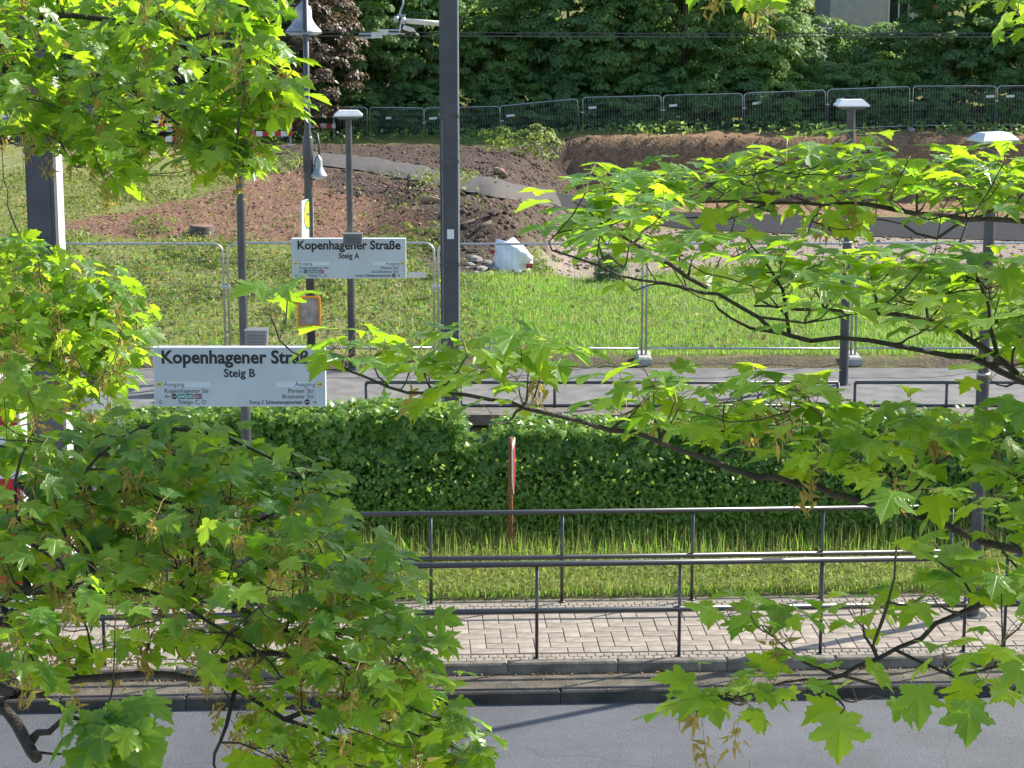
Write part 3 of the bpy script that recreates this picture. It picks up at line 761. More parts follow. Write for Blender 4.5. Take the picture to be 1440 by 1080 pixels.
def platform_sign(label, loc, W, H, steig, left_lines, right_lines, face_rot=0.0):
    t = thing('platform_sign', label, 'sign', loc, 'platform name signs')
    D = .09; fy = -D / 2
    b = MB(); b.box((0, 0, 0), (W, D, H)); link('case', b.mesh('case'), 'signside', t)
    f = MB(); f.box((0, fy - .003, 0), (W - .014, .004, H - .014)); face = link('face', f.mesh('face'), 'signface', t)
    yt = fy - .0075
    def put(me_, mat, nm):
        o = link(nm, me_, mat, face); o.location = (0, yt, 0); return o
    def rect(x, z, w_, h_, mat, nm, dy=0):
        q = MB(); q.add([(x - w_ / 2, 0, z - h_ / 2), (x + w_ / 2, 0, z - h_ / 2), (x + w_ / 2, 0, z + h_ / 2), (x - w_ / 2, 0, z + h_ / 2)], [(0, 1, 2, 3)])
        o = link(nm, q.mesh(nm), mat, face); o.location = (0, fy - .0062 + dy, 0)
    def disc(x, z, r_, mat, nm):
        q = MB(); q.add([(x + r_ * math.cos(a * .2618), 0, z + r_ * math.sin(a * .2618)) for a in range(24)], [tuple(range(24))])
        o = link(nm, q.mesh(nm), mat, face); o.location = (0, fy - .0064, 0)
    def arrow(x, z, r_, sgn, mat):
        q = MB(); k = sgn
        q.add([(x - r_ * k, 0, z - r_ * .14), (x + r_ * .5 * k, 0, z - r_ * .14), (x + r_ * .5 * k, 0, z + r_ * .14), (x - r_ * k, 0, z + r_ * .14)], [(0, 1, 2, 3)])
        q.add([(x + r_ * k, 0, z), (x + r_ * .25 * k, 0, z + r_ * .75), (x, 0, z + r_ * .75), (x + r_ * .62 * k, 0, z), (x, 0, z - r_ * .75), (x + r_ * .25 * k, 0, z - r_ * .75)], [(0, 1, 2, 3), (0, 3, 4, 5)])
        put(q.mesh('arrow'), mat, 'arrow')
    put(text_mesh('Kopenhagener Straße', .20, 0, H * .235, 'CENTER', .0058, W * .905), 'print_black', 'lettering')
    put(text_mesh(steig, .125, 0, H * .005, 'CENTER', .0028, W * .182), 'print_black', 'lettering')
    xl, xr_ = -W * .44, W * .44
    z1, z2, z3, z4 = -H * .155, -H * .265, -H * .36, -H * .455
    fs = .066
    rect(xl + W * .135, z1 + .02, W * .27, .062, 'signbar', 'light_bar'); rect(xr_ - W * .115, z1 + .02, W * .23, .062, 'signbar', 'light_bar')
    disc(-W * .468, z1 + .022, .028, 'print_yellow', 'yellow_disc'); arrow(-W * .468, z1 + .022, .02, -1, 'print_black')
    disc(W * .466, z1 + .022, .028, 'print_yellow', 'yellow_disc'); arrow(W * .466, z1 + .022, .02, 1, 'print_black')
    rect(-W * .452, -H * .33, .007, H * .3, 'signbar', 'thin_line'); rect(W * .452, -H * .33, .007, H * .3, 'signbar', 'thin_line')
    put(text_mesh('Ausgang', fs, xl, z1), 'print_black', 'lettering'); put(text_mesh('Kopenhagener Str.', fs, xl, z2), 'print_black', 'lettering')
    arrow(xl + .03, z3 + .02, .026, -1, 'print_black'); disc(xl + .105, z3 + .021, .031, 'print_black', 'bus_disc')
    put(text_mesh('BUS', .026, xl + .105, z3 + .012, 'CENTER'), 'print_white', 'lettering')
    for k, (tx, mt) in enumerate((('604', 'print_green'), ('605', 'print_green'), ('631', 'print_red'))):
        rect(xl + .185 + k * .09, z3 + .021, .080, .056, mt, 'line_badge'); put(text_mesh(tx, .045, xl + .185 + k * .09, z3 + .006, 'CENTER'), 'print_white', 'lettering')
    put(text_mesh('Steige C, D', fs, xl + .15, z4), 'print_black', 'lettering')
    put(text_mesh('G', .06, -W * .476, z4), 'print_black', 'lettering')
    put(text_mesh('Ausgang', fs, xr_, z1, 'RIGHT'), 'print_black', 'lettering')
    put(text_mesh(right_lines[0], fs, xr_, z2, 'RIGHT'), 'print_black', 'lettering'); put(text_mesh(right_lines[1], fs, xr_, z3, 'RIGHT'), 'print_black', 'lettering')
    put(text_mesh('Steig E', fs * .92, xr_ - .72, z4, 'LEFT'), 'print_black', 'lettering')
    put(text_mesh('Schienenersatzverkehr', fs * .92, xr_ - .135, z4, 'RIGHT', .0008, .405), 'print_black', 'lettering')
    disc(xr_ - .09, z4 + .021, .031, 'print_black', 'bus_disc'); put(text_mesh('BUS', .026, xr_ - .09, z4 + .012, 'CENTER'), 'print_white', 'lettering')
    arrow(xr_ - .01, z4 + .021, .024, 1, 'print_black')
    br_ = MB(); br_.box((0, D / 2 + .03, H * .25), (.22, .06, .05)); br_.box((0, D / 2 + .03, -H * .25), (.22, .06, .05)); link('bracket', br_.mesh('bracket'), 'polegrey', t)
    return t
# ------------------------------------------------------------------ lamp poles
def lamp_pole(label, u_top, v_top, v_base, d, r_, head_w, base_z, head_rz=0.0, box=None):
    top = P(u_top, v_top, d)
    loc = Vector((top.x, top.y, base_z))
    t = thing('lamp_pole', label, 'lamp pole', loc, 'platform lamp poles')
    h = top.z - base_z
    p = MB(); p.tube([(0, 0, -.05), (0, 0, h * .52), (0, 0, h * .52 + .01), (0, 0, h - .02)], [r_, r_, r_ * .86, r_ * .86], 16); link('pole', p.mesh('pole'), 'polegrey', t, False)
    c = MB(); c.lathe((0, 0, h * .52 - .012), [(r_ * 1.02, 0), (r_ * 1.08, .006), (r_ * 1.08, .018), (r_ * .95, .026)], 16); link('collar', c.mesh('collar'), 'galv', t)
    sd = MB(); sd.box((0, -r_ * .98, .9), (r_ * .9, .012, .38)); link('service_door', sd.mesh('service_door'), 'polegrey', t)
    bp = MB(); bp.lathe((0, 0, -.01), [(r_ * 2.2, 0), (r_ * 2.2, .02), (r_ * 1.1, .025)], 16); link('base_plate', bp.mesh('base_plate'), 'polegrey', t)
    a, b_, k = head_w / 2, head_w * .33, head_w
    hd = MB()
    def ring(x, y, z): return [(-x, -y, z), (x, -y, z), (x, y, z), (-x, y, z)]
    hd.add(ring(a, b_, h) + ring(a * 1.0, b_, h + .02) + ring(a * .66, b_ * .5, h + .10 * k / .5), [(0, 1, 5, 4), (1, 2, 6, 5), (2, 3, 7, 6), (3, 0, 4, 7), (4, 5, 9, 8), (5, 6, 10, 9), (6, 7, 11, 10), (7, 4, 8, 11), (8, 9, 10, 11)])
    ho = link('lamp_head', hd.mesh('lamp_head'), 'lampwhite', t); ho.rotation_euler = (0, 0, head_rz)
    gl = MB(); gl.add(ring(a * .96, b_ * .94, h - .004) + ring(a * .6, b_ * .6, h - .05), [(3, 2, 1, 0), (0, 1, 5, 4), (1, 2, 6, 5), (2, 3, 7, 6), (3, 0, 4, 7), (7, 6, 5, 4)])
    go = link('lamp_tray', gl.mesh('lamp_tray'), 'boxgrey', t); go.rotation_euler = (0, 0, head_rz)
    return t
lamp_pole('tall grey lamp pole carrying the Steig B sign', 336.5, 212, 0, 24.85, .056, .42, 0.0, R(20))
lamp_pole('grey lamp pole on the pavement at the right railing end', 1396.5, 198, 0, 25.0, .073, .47, 0.0, R(24))
lamp_pole('grey lamp pole carrying the Steig A sign', 490, 163, 0, 37.5, .062, .47, .38, R(4))
lamp_pole('grey lamp pole standing right of centre behind the hedge', 1197.5, 149, 0, 36.2, .075, .52, .38, R(4))
cB = P(337.5, 529, 24.7); cA = P(491, 363, 37.2)
wB = 241 / FP * 24.7; wA = 160 / FP * 37.2
platform_sign('large pale platform sign lettered Steig B, near the ivy hedge', cB, wB, 83 / FP * 24.7 / .98, 'Steig B', None, ('Pariser Str.', 'Brüsseler Str.'))
platform_sign('smaller looking pale platform sign lettered Steig A, before the fence', cA, wA, 55.5 / FP * 37.2 / .98, 'Steig A', None, ('Pariser Str.', 'Stockholmer Str.'))
def speaker_box(label, c, sx, sy, sz):
    t = thing('speaker_box', label, 'speaker', c, 'speaker boxes on the lamp poles')
    b = MB(); b.add([(-sx*.5,-sy*.5,-sz*.5),(sx*.46,-sy*.5,-sz*.5),(sx*.46,sy*.5,-sz*.5),(-sx*.5,sy*.5,-sz*.5),(-sx*.5,-sy*.5,sz*.5),(sx*.5,-sy*.5,sz*.5),(sx*.5,sy*.5,sz*.5),(-sx*.5,sy*.5,sz*.5)],
                    [(0,3,2,1),(4,5,6,7),(0,1,5,4),(1,2,6,5),(2,3,7,6),(3,0,4,7)])
    link('housing', b.mesh('housing'), 'boxgrey', t)
    l_ = MB(); l_.box((0, 0, sz * .5 + .006), (sx * 1.04, sy * 1.06, .012)); link('lid', l_.mesh('lid'), 'boxgrey', t)
    g_ = MB()
    for k in range(4): g_.box((0, -sy * .5 - .004, -sz * .3 + k * sz * .18), (sx * .7, .006, .008))
    link('grille', g_.mesh('grille'), 'railpaint', t)
speaker_box('dark grey box overhanging the top of the Steig A sign', P(496.5, 336, 36.9), .31, .16, .165)
speaker_box('dark grey box behind the top of the Steig B sign', P(361, 476, 25.2), .25, .2, .19)

# bell street lamp with stop flag and orange notice frame
dl = 37.9; q = P(434.5, 300, dl); th = thing('street_lamp', 'old style grey street lamp with two bell shades behind Steig A sign', 'street lamp', (q.x, q.y, .38))
def px2(u, v): return P(u, v, dl)
mb = MB(); mb.tube([(q.x, q.y, .33), (q.x, q.y, px2(434, 190).z), (q.x, q.y, px2(434, 180).z), (q.x, q.y, px2(434, -70).z)], [.072, .072, .05, .046], 14); obj('pole', mb, 'polegrey', th, True)
mb = MB(); mb.lathe((q.x, q.y, px2(434, 240).z), [(.065, 0), (.085, .02), (.085, .55), (.065, .6)], 14); obj('sleeve', mb, 'polegrey', th, True)
mb = MB(); mb.tube([Vector((q.x, q.y - .02, px2(434, -60).z)), P(431, -62, dl - .2), P(427.5, -50, dl - .35), P(427, 8, dl - .35)], .02, 8); obj('bracket_arm', mb, 'polegrey', th, True)
def bell(cu, cv, w_, h_, dd):
    c = P(cu, cv, dd); r_ = w_ / 2
    mb = MB(); mb.lathe(c, [(r_ * .99, 0), (r_, h_ * .04), (r_ * .93, h_ * .10), (r_ * .70, h_ * .24), (r_ * .53, h_ * .38), (r_ * .46, h_ * .50), (r_ * .45, h_ * .74), (r_ * .38, h_ * .84), (r_ * .18, h_ * .93), (r_ * .10, h_)], 24)
    o = obj('bell_shade', mb, 'galvdull', th, True)
    mb = MB(); mb.lathe(c - Vector((0, 0, .045)), [(r_ * .4, 0), (r_ * .75, .02), (r_ * .86, .044)], 20); obj('diffuser', mb, 'lampglass', o, True)
bell(427, 47, .62, .52, dl - .35); bell(448, 248, .29, .36, dl - .12)
mb = MB(); g0 = P(438, 225, dl - .05); mb.tube([g0, P(438.5, 195, dl - .08), P(441, 184, dl - .1), P(446, 188, dl - .13), P(449, 205, dl - .15), P(449, 220, dl - .15)], .018, 8); obj('bracket_arm', mb, 'polegrey', th, True)
fl_ = thing('stop_flag', 'narrow white stop flag with yellow disc fixed to the bell lamp pole', 'sign', P(431, 336, dl - .1))
fr = R(78)
mb = MB(); c = P(432, 308, dl - .1); mb.box(c, (.62, .03, .66), fr); obj('plate', mb, 'whitepaint', fl_)
mb = MB(); dvec = Vector((math.cos(fr), math.sin(fr), 0)); nv = Vector((-dvec.y, dvec.x, 0));  nv = nv if nv.x < 0 else -nv
def discv(r_, off): 
    z0 = P(432, 300, dl).z
    m_ = MB(); cc = Vector((c.x, c.y, z0)) - nv * 0 + Vector((0, -0.0, 0)) + nv * off
    m_.add([cc + dvec * (r_ * math.cos(a * .2618)) + Vector((0, 0, r_ * math.sin(a * .2618))) for a in range(24)], [tuple(range(24))]); return m_
for sgn in (1, -1):
    obj('green_ring', discv(.25, .018 * sgn), 'print_green', fl_); obj('yellow_disc', discv(.215, .021 * sgn), 'print_yellow', fl_)
    z0 = P(432, 300, dl).z; hm_ = MB(); cc = Vector((c.x, c.y, z0)) + nv * .024 * sgn
    for dx_, w_, h_ in ((-.08, .045, .24), (.08, .045, .24), (0, .13, .045)):
        hm_.add([cc + dvec * (dx_ + a * w_ / 2) + Vector((0, 0, b * h_ / 2)) for a, b in ((-1, -1), (1, -1), (1, 1), (-1, 1))], [(0, 1, 2, 3)])
    obj('letter_h', hm_, 'print_green', fl_)
nf = thing('notice_frame', 'orange framed notice box on the bell lamp pole below the sign', 'notice', P(434, 458, dl - .12))
c = P(434.5, 438, dl - .12); W_, H_ = 30 / FP * dl, 41 / FP * dl
for (dx_, dz_, w_, h_) in ((0, H_ / 2, W_, .035), (0, -H_ / 2, W_, .035), (-W_ / 2, 0, .035, H_ - .036), (W_ / 2, 0, .035, H_ - .036)):
    mb = MB(); mb.box(c + Vector((dx_, -.01, dz_)), (w_, .05, h_)); obj('frame_bar', mb, 'orange', nf)
mb = MB(); mb.box(c + Vector((0, .01, 0)), (W_ - .04, .02, H_ - .04)); obj('notice_sheet', mb, 'rubble', nf)
# small plate on the fence right of sign A
sp = tag(obj('fence_plate', MB().box(P(587, 386.5, 38.9), (.30, .012, .10)).box(P(594, 387.5, 38.88), (.08, .008, .06)), 'whitepaint'), 'small white plate on the fence right of the Steig A sign', 'plate')

# ------------------------------------------------------------------ overhead line mast and wires
dm = 33.5; c = P(633, 500, dm); ms = thing('overhead_line_mast', 'tall dark grey steel mast carrying the tram wires', 'mast', (c.x, c.y, .2))
wm = 24.5 / FP * dm
mb = MB(); mb.box((c.x, c.y, 6.2), (wm, wm * 1.05, 12.4)); obj('shaft', mb, 'mastgrey', ms)
mb = MB(); mb.box((c.x + wm / 2 + .012, c.y - wm * .40, 6.2), (.02, .05, 12.3)); obj('edge_highlight', mb, 'mast_sunlit', ms)  # sun highlight along the right edge, done as a pale strip
mb = MB(); mb.box((c.x, c.y, .36), (.55, .55, .06)); obj('base_plate', mb, 'mastgrey', ms)
for zb_ in (2.9, 4.4, 5.05):
    mb = MB(); mb.box((c.x, c.y, zb_), (wm + .03, wm * 1.05 + .03, .05)); mb.box((c.x + wm * .3, c.y - wm * .53 - .02, zb_), (.05, .03, .03)); obj('steel_band', mb, 'polegrey', ms)
mb = MB(); mb.tube([(c.x - wm * .36, c.y - wm * .54, .4), (c.x - wm * .36, c.y - wm * .54, 5.0)], .012, 6); obj('cable_conduit', mb, 'boxgrey', ms)
mb = MB(); mb.box((c.x + .02, c.y - wm * .53 - .003, 3.35), (.10, .006, .14)); obj('number_plate', mb, 'whitepaint', ms)
df = dm - .45
mb = MB(); mb.tube([P(566, 29, df), P(630, 34, df)], [.036, .04], 12); arm = obj('insulator_arm', mb, 'porcelain', ms, True)
mb = MB()
for u_, v_, r_ in ((557, 27, .05), (567, 29, .055), (627, 34, .06)): mb.tube([P(u_ - 3, v_, df), P(u_ + 3, v_ + .3, df)], r_, 10)
obj('arm_fitting', mb, 'galv', arm, True)
mb = MB(); mb.tube([P(631, 33, df), P(632.5, 10, df), P(629, -60, df)], .034, 10); obj('hanger_tube', mb, 'porcelain', ms, True)
mb = MB(); mb.box(P(638, 34, dm - .25), (.11, .3, .09)); mb.tube([P(628, 30, df), P(641, 34, df)], .035, 8); obj('mast_clamp', mb, 'railpaint', ms)
mb = MB(); mb.tube([P(567, 38, df), P(581, 43, df)], .035, 10); mb.tube([P(581, 43, df), P(589, 50.5, df)], .012, 6); mb.tube([P(564, 30, df), P(562, 47, df), P(569, 48, df)], .014, 6); obj('steady_arm', mb, 'porcelain', ms, True)
mb = MB(); mb.tube([P(561, 26, df), P(563, 16, df), P(567, 6, df), P(569, -30, df)], .015, 6); mb.tube([P(558, 22, df), P(570, 22, df)], .02, 6); obj('stay_wire', mb, 'galv', ms)
dw = 32.6
w1 = thing('contact_wire', 'upper of the two thin overhead tram wires, with clamps left of mast', 'wire', P(540, 45, dw))
mb = MB(); mb.tube([P(-900, 40, dw), P(540, 45.4, dw), P(1000, 47.3, dw), P(1500, 46.5, dw), P(2400, 44, dw)], .0075, 5); obj('wire', mb, 'railpaint', w1)
mb = MB(); mb.tube([P(540, 42.3, dw - .03), P(562, 42.5, dw - .03)], .014, 6); mb.tube([P(540, 46.8, dw - .03), P(562, 47, dw - .03)], .014, 6); mb.box(P(540, 45, dw - .03), (.12, .05, .07)); obj('clamp', mb, 'galv', w1)
w2 = thing('contact_wire', 'lower of the two thin overhead tram wires, running across the mast', 'wire', P(540, 51, dw))
mb = MB(); mb.tube([P(-900, 49, dw), P(540, 50.5, dw), P(1000, 51.6, dw), P(1500, 51.8, dw), P(2400, 51, dw)], .0085, 5); obj('wire', mb, 'railpaint', w2)
mb = MB(); mb.tube([P(505, 47.5, dw - .03), P(526, 47.3, dw - .03)], .015, 6); mb.tube([P(506, 53, dw - .03), P(528, 52.6, dw - .03)], .015, 6); mb.box(P(530, 49.5, dw - .03), (.16, .05, .08)); obj('clamp', mb, 'galv', w2)

# tall grey column at the left
dc = 26.5; c = P(64, 300, dc); tcn = thing('grey_column', 'wide dark grey steel column with sunlit side coloured pale at far left', 'column', (c.x, c.y, 0))
W_ = 39 / FP * dc; D_ = .50
mb = MB(); mb.box((c.x, c.y, 4.4), (W_, D_, 8.8)); obj('shaft', mb, 'mastgrey', tcn)
mb = MB(); mb.box((c.x - .01, c.y - D_ / 2 - .006, 3.2), (W_ * .78, .014, 2.0)); mb.box((c.x - .01, c.y - D_ / 2 - .006, 5.65), (W_ * .78, .014, 2.86)); obj('front_panel', mb, 'mastgrey', tcn)
mb = MB(); mb.box((c.x + W_ / 2 + .004, c.y + .06, 4.4), (.008, D_ - .13, 8.7)); obj('sunlit_side', mb, 'mast_sunlit', tcn)  # right face coloured pale for the sunlight on it

# ------------------------------------------------------------------ red and white edge-on sign post
c = G(718, 782, .03); sg = thing('warning_post', 'rusty post with red and white warning board seen edge on', 'sign post', c)
mb = MB(); zt = P(718, 613, proj(c.x, c.y, 1)[2]).z
mb.tube([c - Vector((0, 0, .1)), c + Vector((0, 0, zt - c.z))], .028, 8); obj('post', mb, 'rust', sg, True)
brd = R(86); bx_ = Vector((math.cos(brd), math.sin(brd), 0)); n_b = Vector((math.sin(brd), -math.cos(brd), 0))
zc = zt - .02
outl = [(-.22, -.02), (.22, -.02), (.22, -.50), (0.0, -.70), (-.22, -.50)]
def plate(k, thick, off, mat, nm):
    m_ = MB(); cc = c + n_b * off + Vector((.03, 0, 0))
    pts = []
    for sgn in (0, 1):
        for (a, b_) in outl:
            pts.append(Vector((cc.x, cc.y, 0)) + bx_ * (a * k) + n_b * (thick * sgn) + Vector((0, 0, zc - .45 + (b_ + .45) * k)))
    m_.add(pts, [(4, 3, 2, 1, 0), (5, 6, 7, 8, 9)] + [(i, (i + 1) % 5, (i + 1) % 5 + 5, i + 5) for i in range(5)]); return obj(nm, m_, mat, sg)
plate(1, .012, .0, 'signwhite', 'board'); plate(.86, .004, .0125, 'signred', 'red_field')

# ------------------------------------------------------------------ bench, ticket machine, timetable panel at the left
c = G(112, 800, 0); bn = thing('bench', 'wooden bench on a pale metal frame behind the left maple', 'bench', c)
def bpt(dx_, dy_, dz_): return c + Vector((dx_, dy_, dz_))
for k in range(4):
    mb = MB(); mb.cham(bpt(0, .03 + k * .1, .46), (1.15, .088, .035), .006); obj('seat_slat', mb, 'benchwood', bn)
for sx in (-.45, .45):
    mb = MB(); mb.tube([bpt(sx, 0, 0), bpt(sx, 0, .43), bpt(sx, .38, .43), bpt(sx, .38, 0)], .018, 8); mb.tube([bpt(sx, 0, .12), bpt(sx, .38, .12)], .014, 6); obj('leg', mb, 'galv', bn)
for k in range(2):
    mb = MB(); mb.cham(bpt(0, .46, .66 + k * .13), (1.15, .03, .1), .006); obj('back_slat', mb, 'benchwood', bn)
c = G(14, 850, 0); tm = thing('info_column', 'red and white information column half hidden at the left edge', 'column', c)
mb = MB(); mb.cham((c.x, c.y, 1.36), (.50, .36, 2.72), .03); obj('body', mb, 'whitepaint', tm)
for z0_, z1_ in ((.3, 1.55), (2.05, 2.60)):
    mb = MB(); mb.box((c.x, c.y - .186, (z0_ + z1_) / 2), (.44, .012, z1_ - z0_)); obj('red_panel', mb, 'redpaint', tm)
mb = MB(); mb.box((c.x, c.y - .188, 1.8), (.36, .014, .3)); obj('screen', mb, 'darkglass', tm)
c = P(145, 530, 27.5); tp = thing('timetable_panel', 'white timetable panel on a stand behind the bright maple leaves', 'notice panel', (c.x, c.y, .05))
mb = MB(); mb.cham(c, (.42, .08, .78), .01); obj('board', mb, 'whitepaint', tp)
mb = MB()
for k in range(4): mb.box(c + Vector((-.14 + k * .095, -.043, 0)), (.006, .006, .7))
obj('ruled_line', mb, 'polegrey', tp)
for sx in (-.17, .17):
    mb = MB(); mb.tube([(c.x + sx, c.y + .05, 0), (c.x + sx, c.y + .05, c.z + .3)], .025, 8); obj('leg', mb, 'galv', tp)

# ------------------------------------------------------------------ building site bits: bag, rubble, stump, logs, barriers
bpos = hit(717, 380); bag = thing('big_bag', 'white bulk sack slumped on rubble at the site edge', 'sack', bpos)
mb = MB(); k = 50 / FP * bpos.y; n1, n2 = 18, 12
for j in range(n2 + 1):
    f_ = j / n2; z_ = f_ * .66
    rr = .31 * (1 - .10 * abs(f_ - .3) - .75 * max(0, f_ - .55) ** 1.2 * 1.4)
    for i in range(n1):
        a = i * 2 * math.pi / n1; w_ = 1 + .16 * math.sin(3 * a + 5 * f_) + .10 * math.sin(5 * a + 9 * f_) + .05 * math.sin(11 * a - 14 * f_)
        w_ += random.gauss(0, .02); mb.v.append((bpos.x + rr * w_ * math.cos(a) * 1.2 + .10 * f_ * math.sin(4 * f_), bpos.y + rr * w_ * math.sin(a), bpos.z + z_ * .92 + .05 * math.sin(2 * a + 1) * f_ + .02 * math.sin(5 * a) * f_ + random.gauss(0, .006)))
for j in range(n2):
    for i in range(n1): a = j * n1 + i; b = j * n1 + (i + 1) % n1; mb.f.append((a, b, b + n1, a + n1))
mb.f.append(tuple(n2 * n1 + i for i in range(n1)))
obj('sack', mb, 'bagwhite', bag, True)
mb = MB(); mb.box(bpos + Vector((-.36, -.2, .42)), (.10, .05, .07), .3); mb.box(bpos + Vector((.4, -.2, .12)), (.12, .05, .1), .5); obj('red_tag', mb, 'signred', bag)
def stone(label, p, r_, mat='rubble', group='rubble stones by the sack', squash=.7):
    mb = MB(); n1 = 7
    prof = [(.35, -.6), (.85, -.25), (1, .1), (.7, .5), (.25, .68)]
    ph = random.uniform(0, 6)
    for (a_, z_) in prof:
        for i in range(n1):
            a = i * 6.283 / n1 + ph; q_ = r_ * a_ * random.uniform(.75, 1.2)
            mb.v.append((p.x + q_ * math.cos(a), p.y + q_ * math.sin(a), p.z + r_ * z_ * squash + r_ * .3))
    for j in range(4):
        for i in range(n1): a = j * n1 + i; b = j * n1 + (i + 1) % n1; mb.f.append((a, b, b + n1, a + n1))
    mb.f.append(tuple(range(n1))[::-1]); mb.f.append(tuple(4 * n1 + i for i in range(n1)))
    off = p
    o = link('rubble_stone', mb.mesh('rubble_stone', off), mat); o.location = off
    return tag(o, label, 'stone', group)
for k in range(34):
    u_ = random.gauss(700, 34); v_ = random.uniform(366, 386)
    stone('rough grey rubble stone in the heap under the white sack', hit(u_, v_), random.uniform(.06, .16))
def log(label, a, b, r_, mat='bark_far', name='branch_piece'):
    t = thing(name, label, 'wood', a)
    mb = MB(); mid = a.lerp(b, .5) + Vector((0, 0, .05)); mb.tube([a, mid, b], [r_, r_ * .9, r_ * .75], 8); obj('wood', mb, mat, t, True)
    mb = MB(); d_ = (b - a).normalized(); mb.tube([a - d_ * .004, a + d_ * .001], r_ * .96, 8); obj('cut_face', mb, 'chips', t)
for i, (u0, v0, u1, v1, r_, lb) in enumerate(((630, 330, 668, 312, .03, 'thin bare branch lying on the dark spoil heap'), (690, 318, 668, 333, .05, 'short broken branch near the spoil heap edge'), (594, 287, 622, 288, .07, 'pale split log lying left of the mast'), (698, 244, 711, 252, .10, 'pale wood piece lying above the gravel ramp'), (600, 262, 575, 256, .04, 'thin dark stick on the mulch below the ramp'))):
    A_, B_ = hit(u0, v0), hit(u1, v1); log(lb, A_ + Vector((0, 0, r_)), B_ + Vector((0, 0, r_)), r_, 'chips' if i in (2, 3) else 'bark_far')
sp_ = hit(284, 330); st = thing('tree_stump', 'low freshly cut tree stump among the weeds', 'stump', sp_)
mb = MB(); mb.lathe(sp_ - Vector((0, 0, .1)), [(.36, 0), (.30, .12), (.27, .26), (.265, .30)], 14); obj('bark', mb, 'bark_far', st, True)
mb = MB(); mb.lathe(sp_ + Vector((0, 0, .199)), [(.262, 0), (.25, .012)], 14); obj('cut_face', mb, 'chips', st)
def barrier(label, a, L, H, rz, boards):
    t = thing('barrier', label, 'barrier', a, 'red and white site barriers'); t.rotation_euler = (0, 0, rz)
    for z_ in boards:
        b = MB(); b.box((L / 2, 0, z_), (L, .035, .20)); link('board', b.mesh('board'), 'redwhite', t)
    for x_ in (.08, L / 2, L - .08):
        b = MB(); b.box((x_, .05, H / 2), (.05, .05, H)); link('post', b.mesh('post'), 'galvdull', t)
        b = MB(); b.cham((x_, .05, .05), (.3, .75, .1), .02); link('foot', b.mesh('foot'), 'boxgrey', t)
for (u_, v_, d_, L, rz, lb) in ((205, 231, 84, 2.6, .0, 'nearest low barrier row under the maple leaves'), (300, 214, 92, 3.2, .0, 'barrier row with two boards in the middle'), (300, 190, 98, 3.4, .06, 'upper barrier row below the parked cars'), (395, 200, 99, 2.4, -.05, 'right end barrier row beside the bell lamp'), (210, 205, 97, 2.8, .04, 'left barrier row behind the lowest one')):
    a = P(u_, v_, d_); a.z = float(terr(a.x, a.y)); barrier('red and white striped site barrier, ' + lb, a, L, 1.15, rz, (.55, 1.02))

# upper road with parked cars
ur = MB()
ra = [(-34, 92), (-18, 101), (-8, 109), (-4, 118)]
for k, (x_, y_) in enumerate(ra):
    z_ = float(terr(x_, y_)); ur.v += [(x_ - 3.5, y_ + 3.2, max(z_, -1.2) + .8), (x_ + 1.8, y_ - 2.4, max(z_, -1.2) + .7)]
    if k: a = 2 * k - 2; ur.f.append((a, a + 1, a + 3, a + 2))
tag(obj('upper_road', ur, 'backroad'), kind='structure')
def car(label, loc, rz, paint, name='parked_car'):
    t = thing(name, label, 'car', loc, 'parked cars on the upper road'); t.rotation_euler = (0, 0, rz)
    prof = [(-2.05, .30), (-2.1, .62), (-1.95, .86), (-1.25, .98), (-.55, 1.42), (.15, 1.50), (1.1, 1.46), (1.75, 1.05), (2.05, .95), (2.1, .55), (2.0, .30)]
    b = MB(); n = len(prof)
    for y_, k in ((-.80, 1), (-.86, .0), (.86, .0), (.80, 1)):
        for (x_, z_) in prof:
            yy_ = y_ * (1 - .22 * max(0, z_ - .95) / .5); b.v.append((x_ * (.985 if k else 1), yy_, z_ * (1 if not k else 1)))
    b.v = []
    for y_ in (-.84, .84):
        for (x_, z_) in prof: b.v.append((x_, y_ * (1 - .24 * max(0, z_ - .95) / .5), z_))
    b.f = [tuple(range(n))[::-1], tuple(range(n, 2 * n))] + [(i, (i + 1) % n, (i + 1) % n + n, i + n) for i in range(n)]
    bo = link('body', b.mesh('body'), paint, t)
    def glass(nm, pts):
        g = MB(); g.add(pts, [tuple(range(len(pts)))]); link(nm, g.mesh(nm), 'darkglass', t)
    glass('windscreen', [(-1.22, -.76, 1.01), (-1.22, .76, 1.01), (-.60, .64, 1.405), (-.60, -.64, 1.405)])
    glass('rear_window', [(1.14, -.62, 1.45), (1.14, .62, 1.45), (1.72, .76, 1.09), (1.72, -.76, 1.09)])
    for sg_ in (-1, 1):
        glass('side_window', [(-1.05, sg_ * .845, 1.0), (.15, sg_ * .845, 1.0), (.15, sg_ * .675, 1.44), (-.52, sg_ * .69, 1.38)])
        glass('side_window', [(.22, sg_ * .845, 1.0), (1.5, sg_ * .845, 1.02), (1.05, sg_ * .68, 1.42), (.22, sg_ * .675, 1.44)])
        for x_ in (-1.3, 1.3):
            w_ = MB(); w_.tube([(x_, sg_ * .66, .31), (x_, sg_ * .87, .31)], .31, 16); wo = link('wheel', w_.mesh('wheel'), 'tyre', t)
            w_ = MB(); w_.tube([(x_, sg_ * .872, .31), (x_, sg_ * .88, .31)], .19, 12); link('rim', w_.mesh('rim'), 'galv', wo)
        h_ = MB(); h_.box((-2.04, sg_ * .6, .72), (.1, .34, .14)); link('headlight', h_.mesh('headlight'), 'lampglass', t)
        h_ = MB(); h_.box((-.95, sg_ * .92, 1.02), (.16, .18, .12)); link('mirror', h_.mesh('mirror'), paint, t)
    g = MB(); g.box((-2.08, 0, .58), (.05, .9, .14)); link('grille', g.mesh('grille'), 'tyre', t)
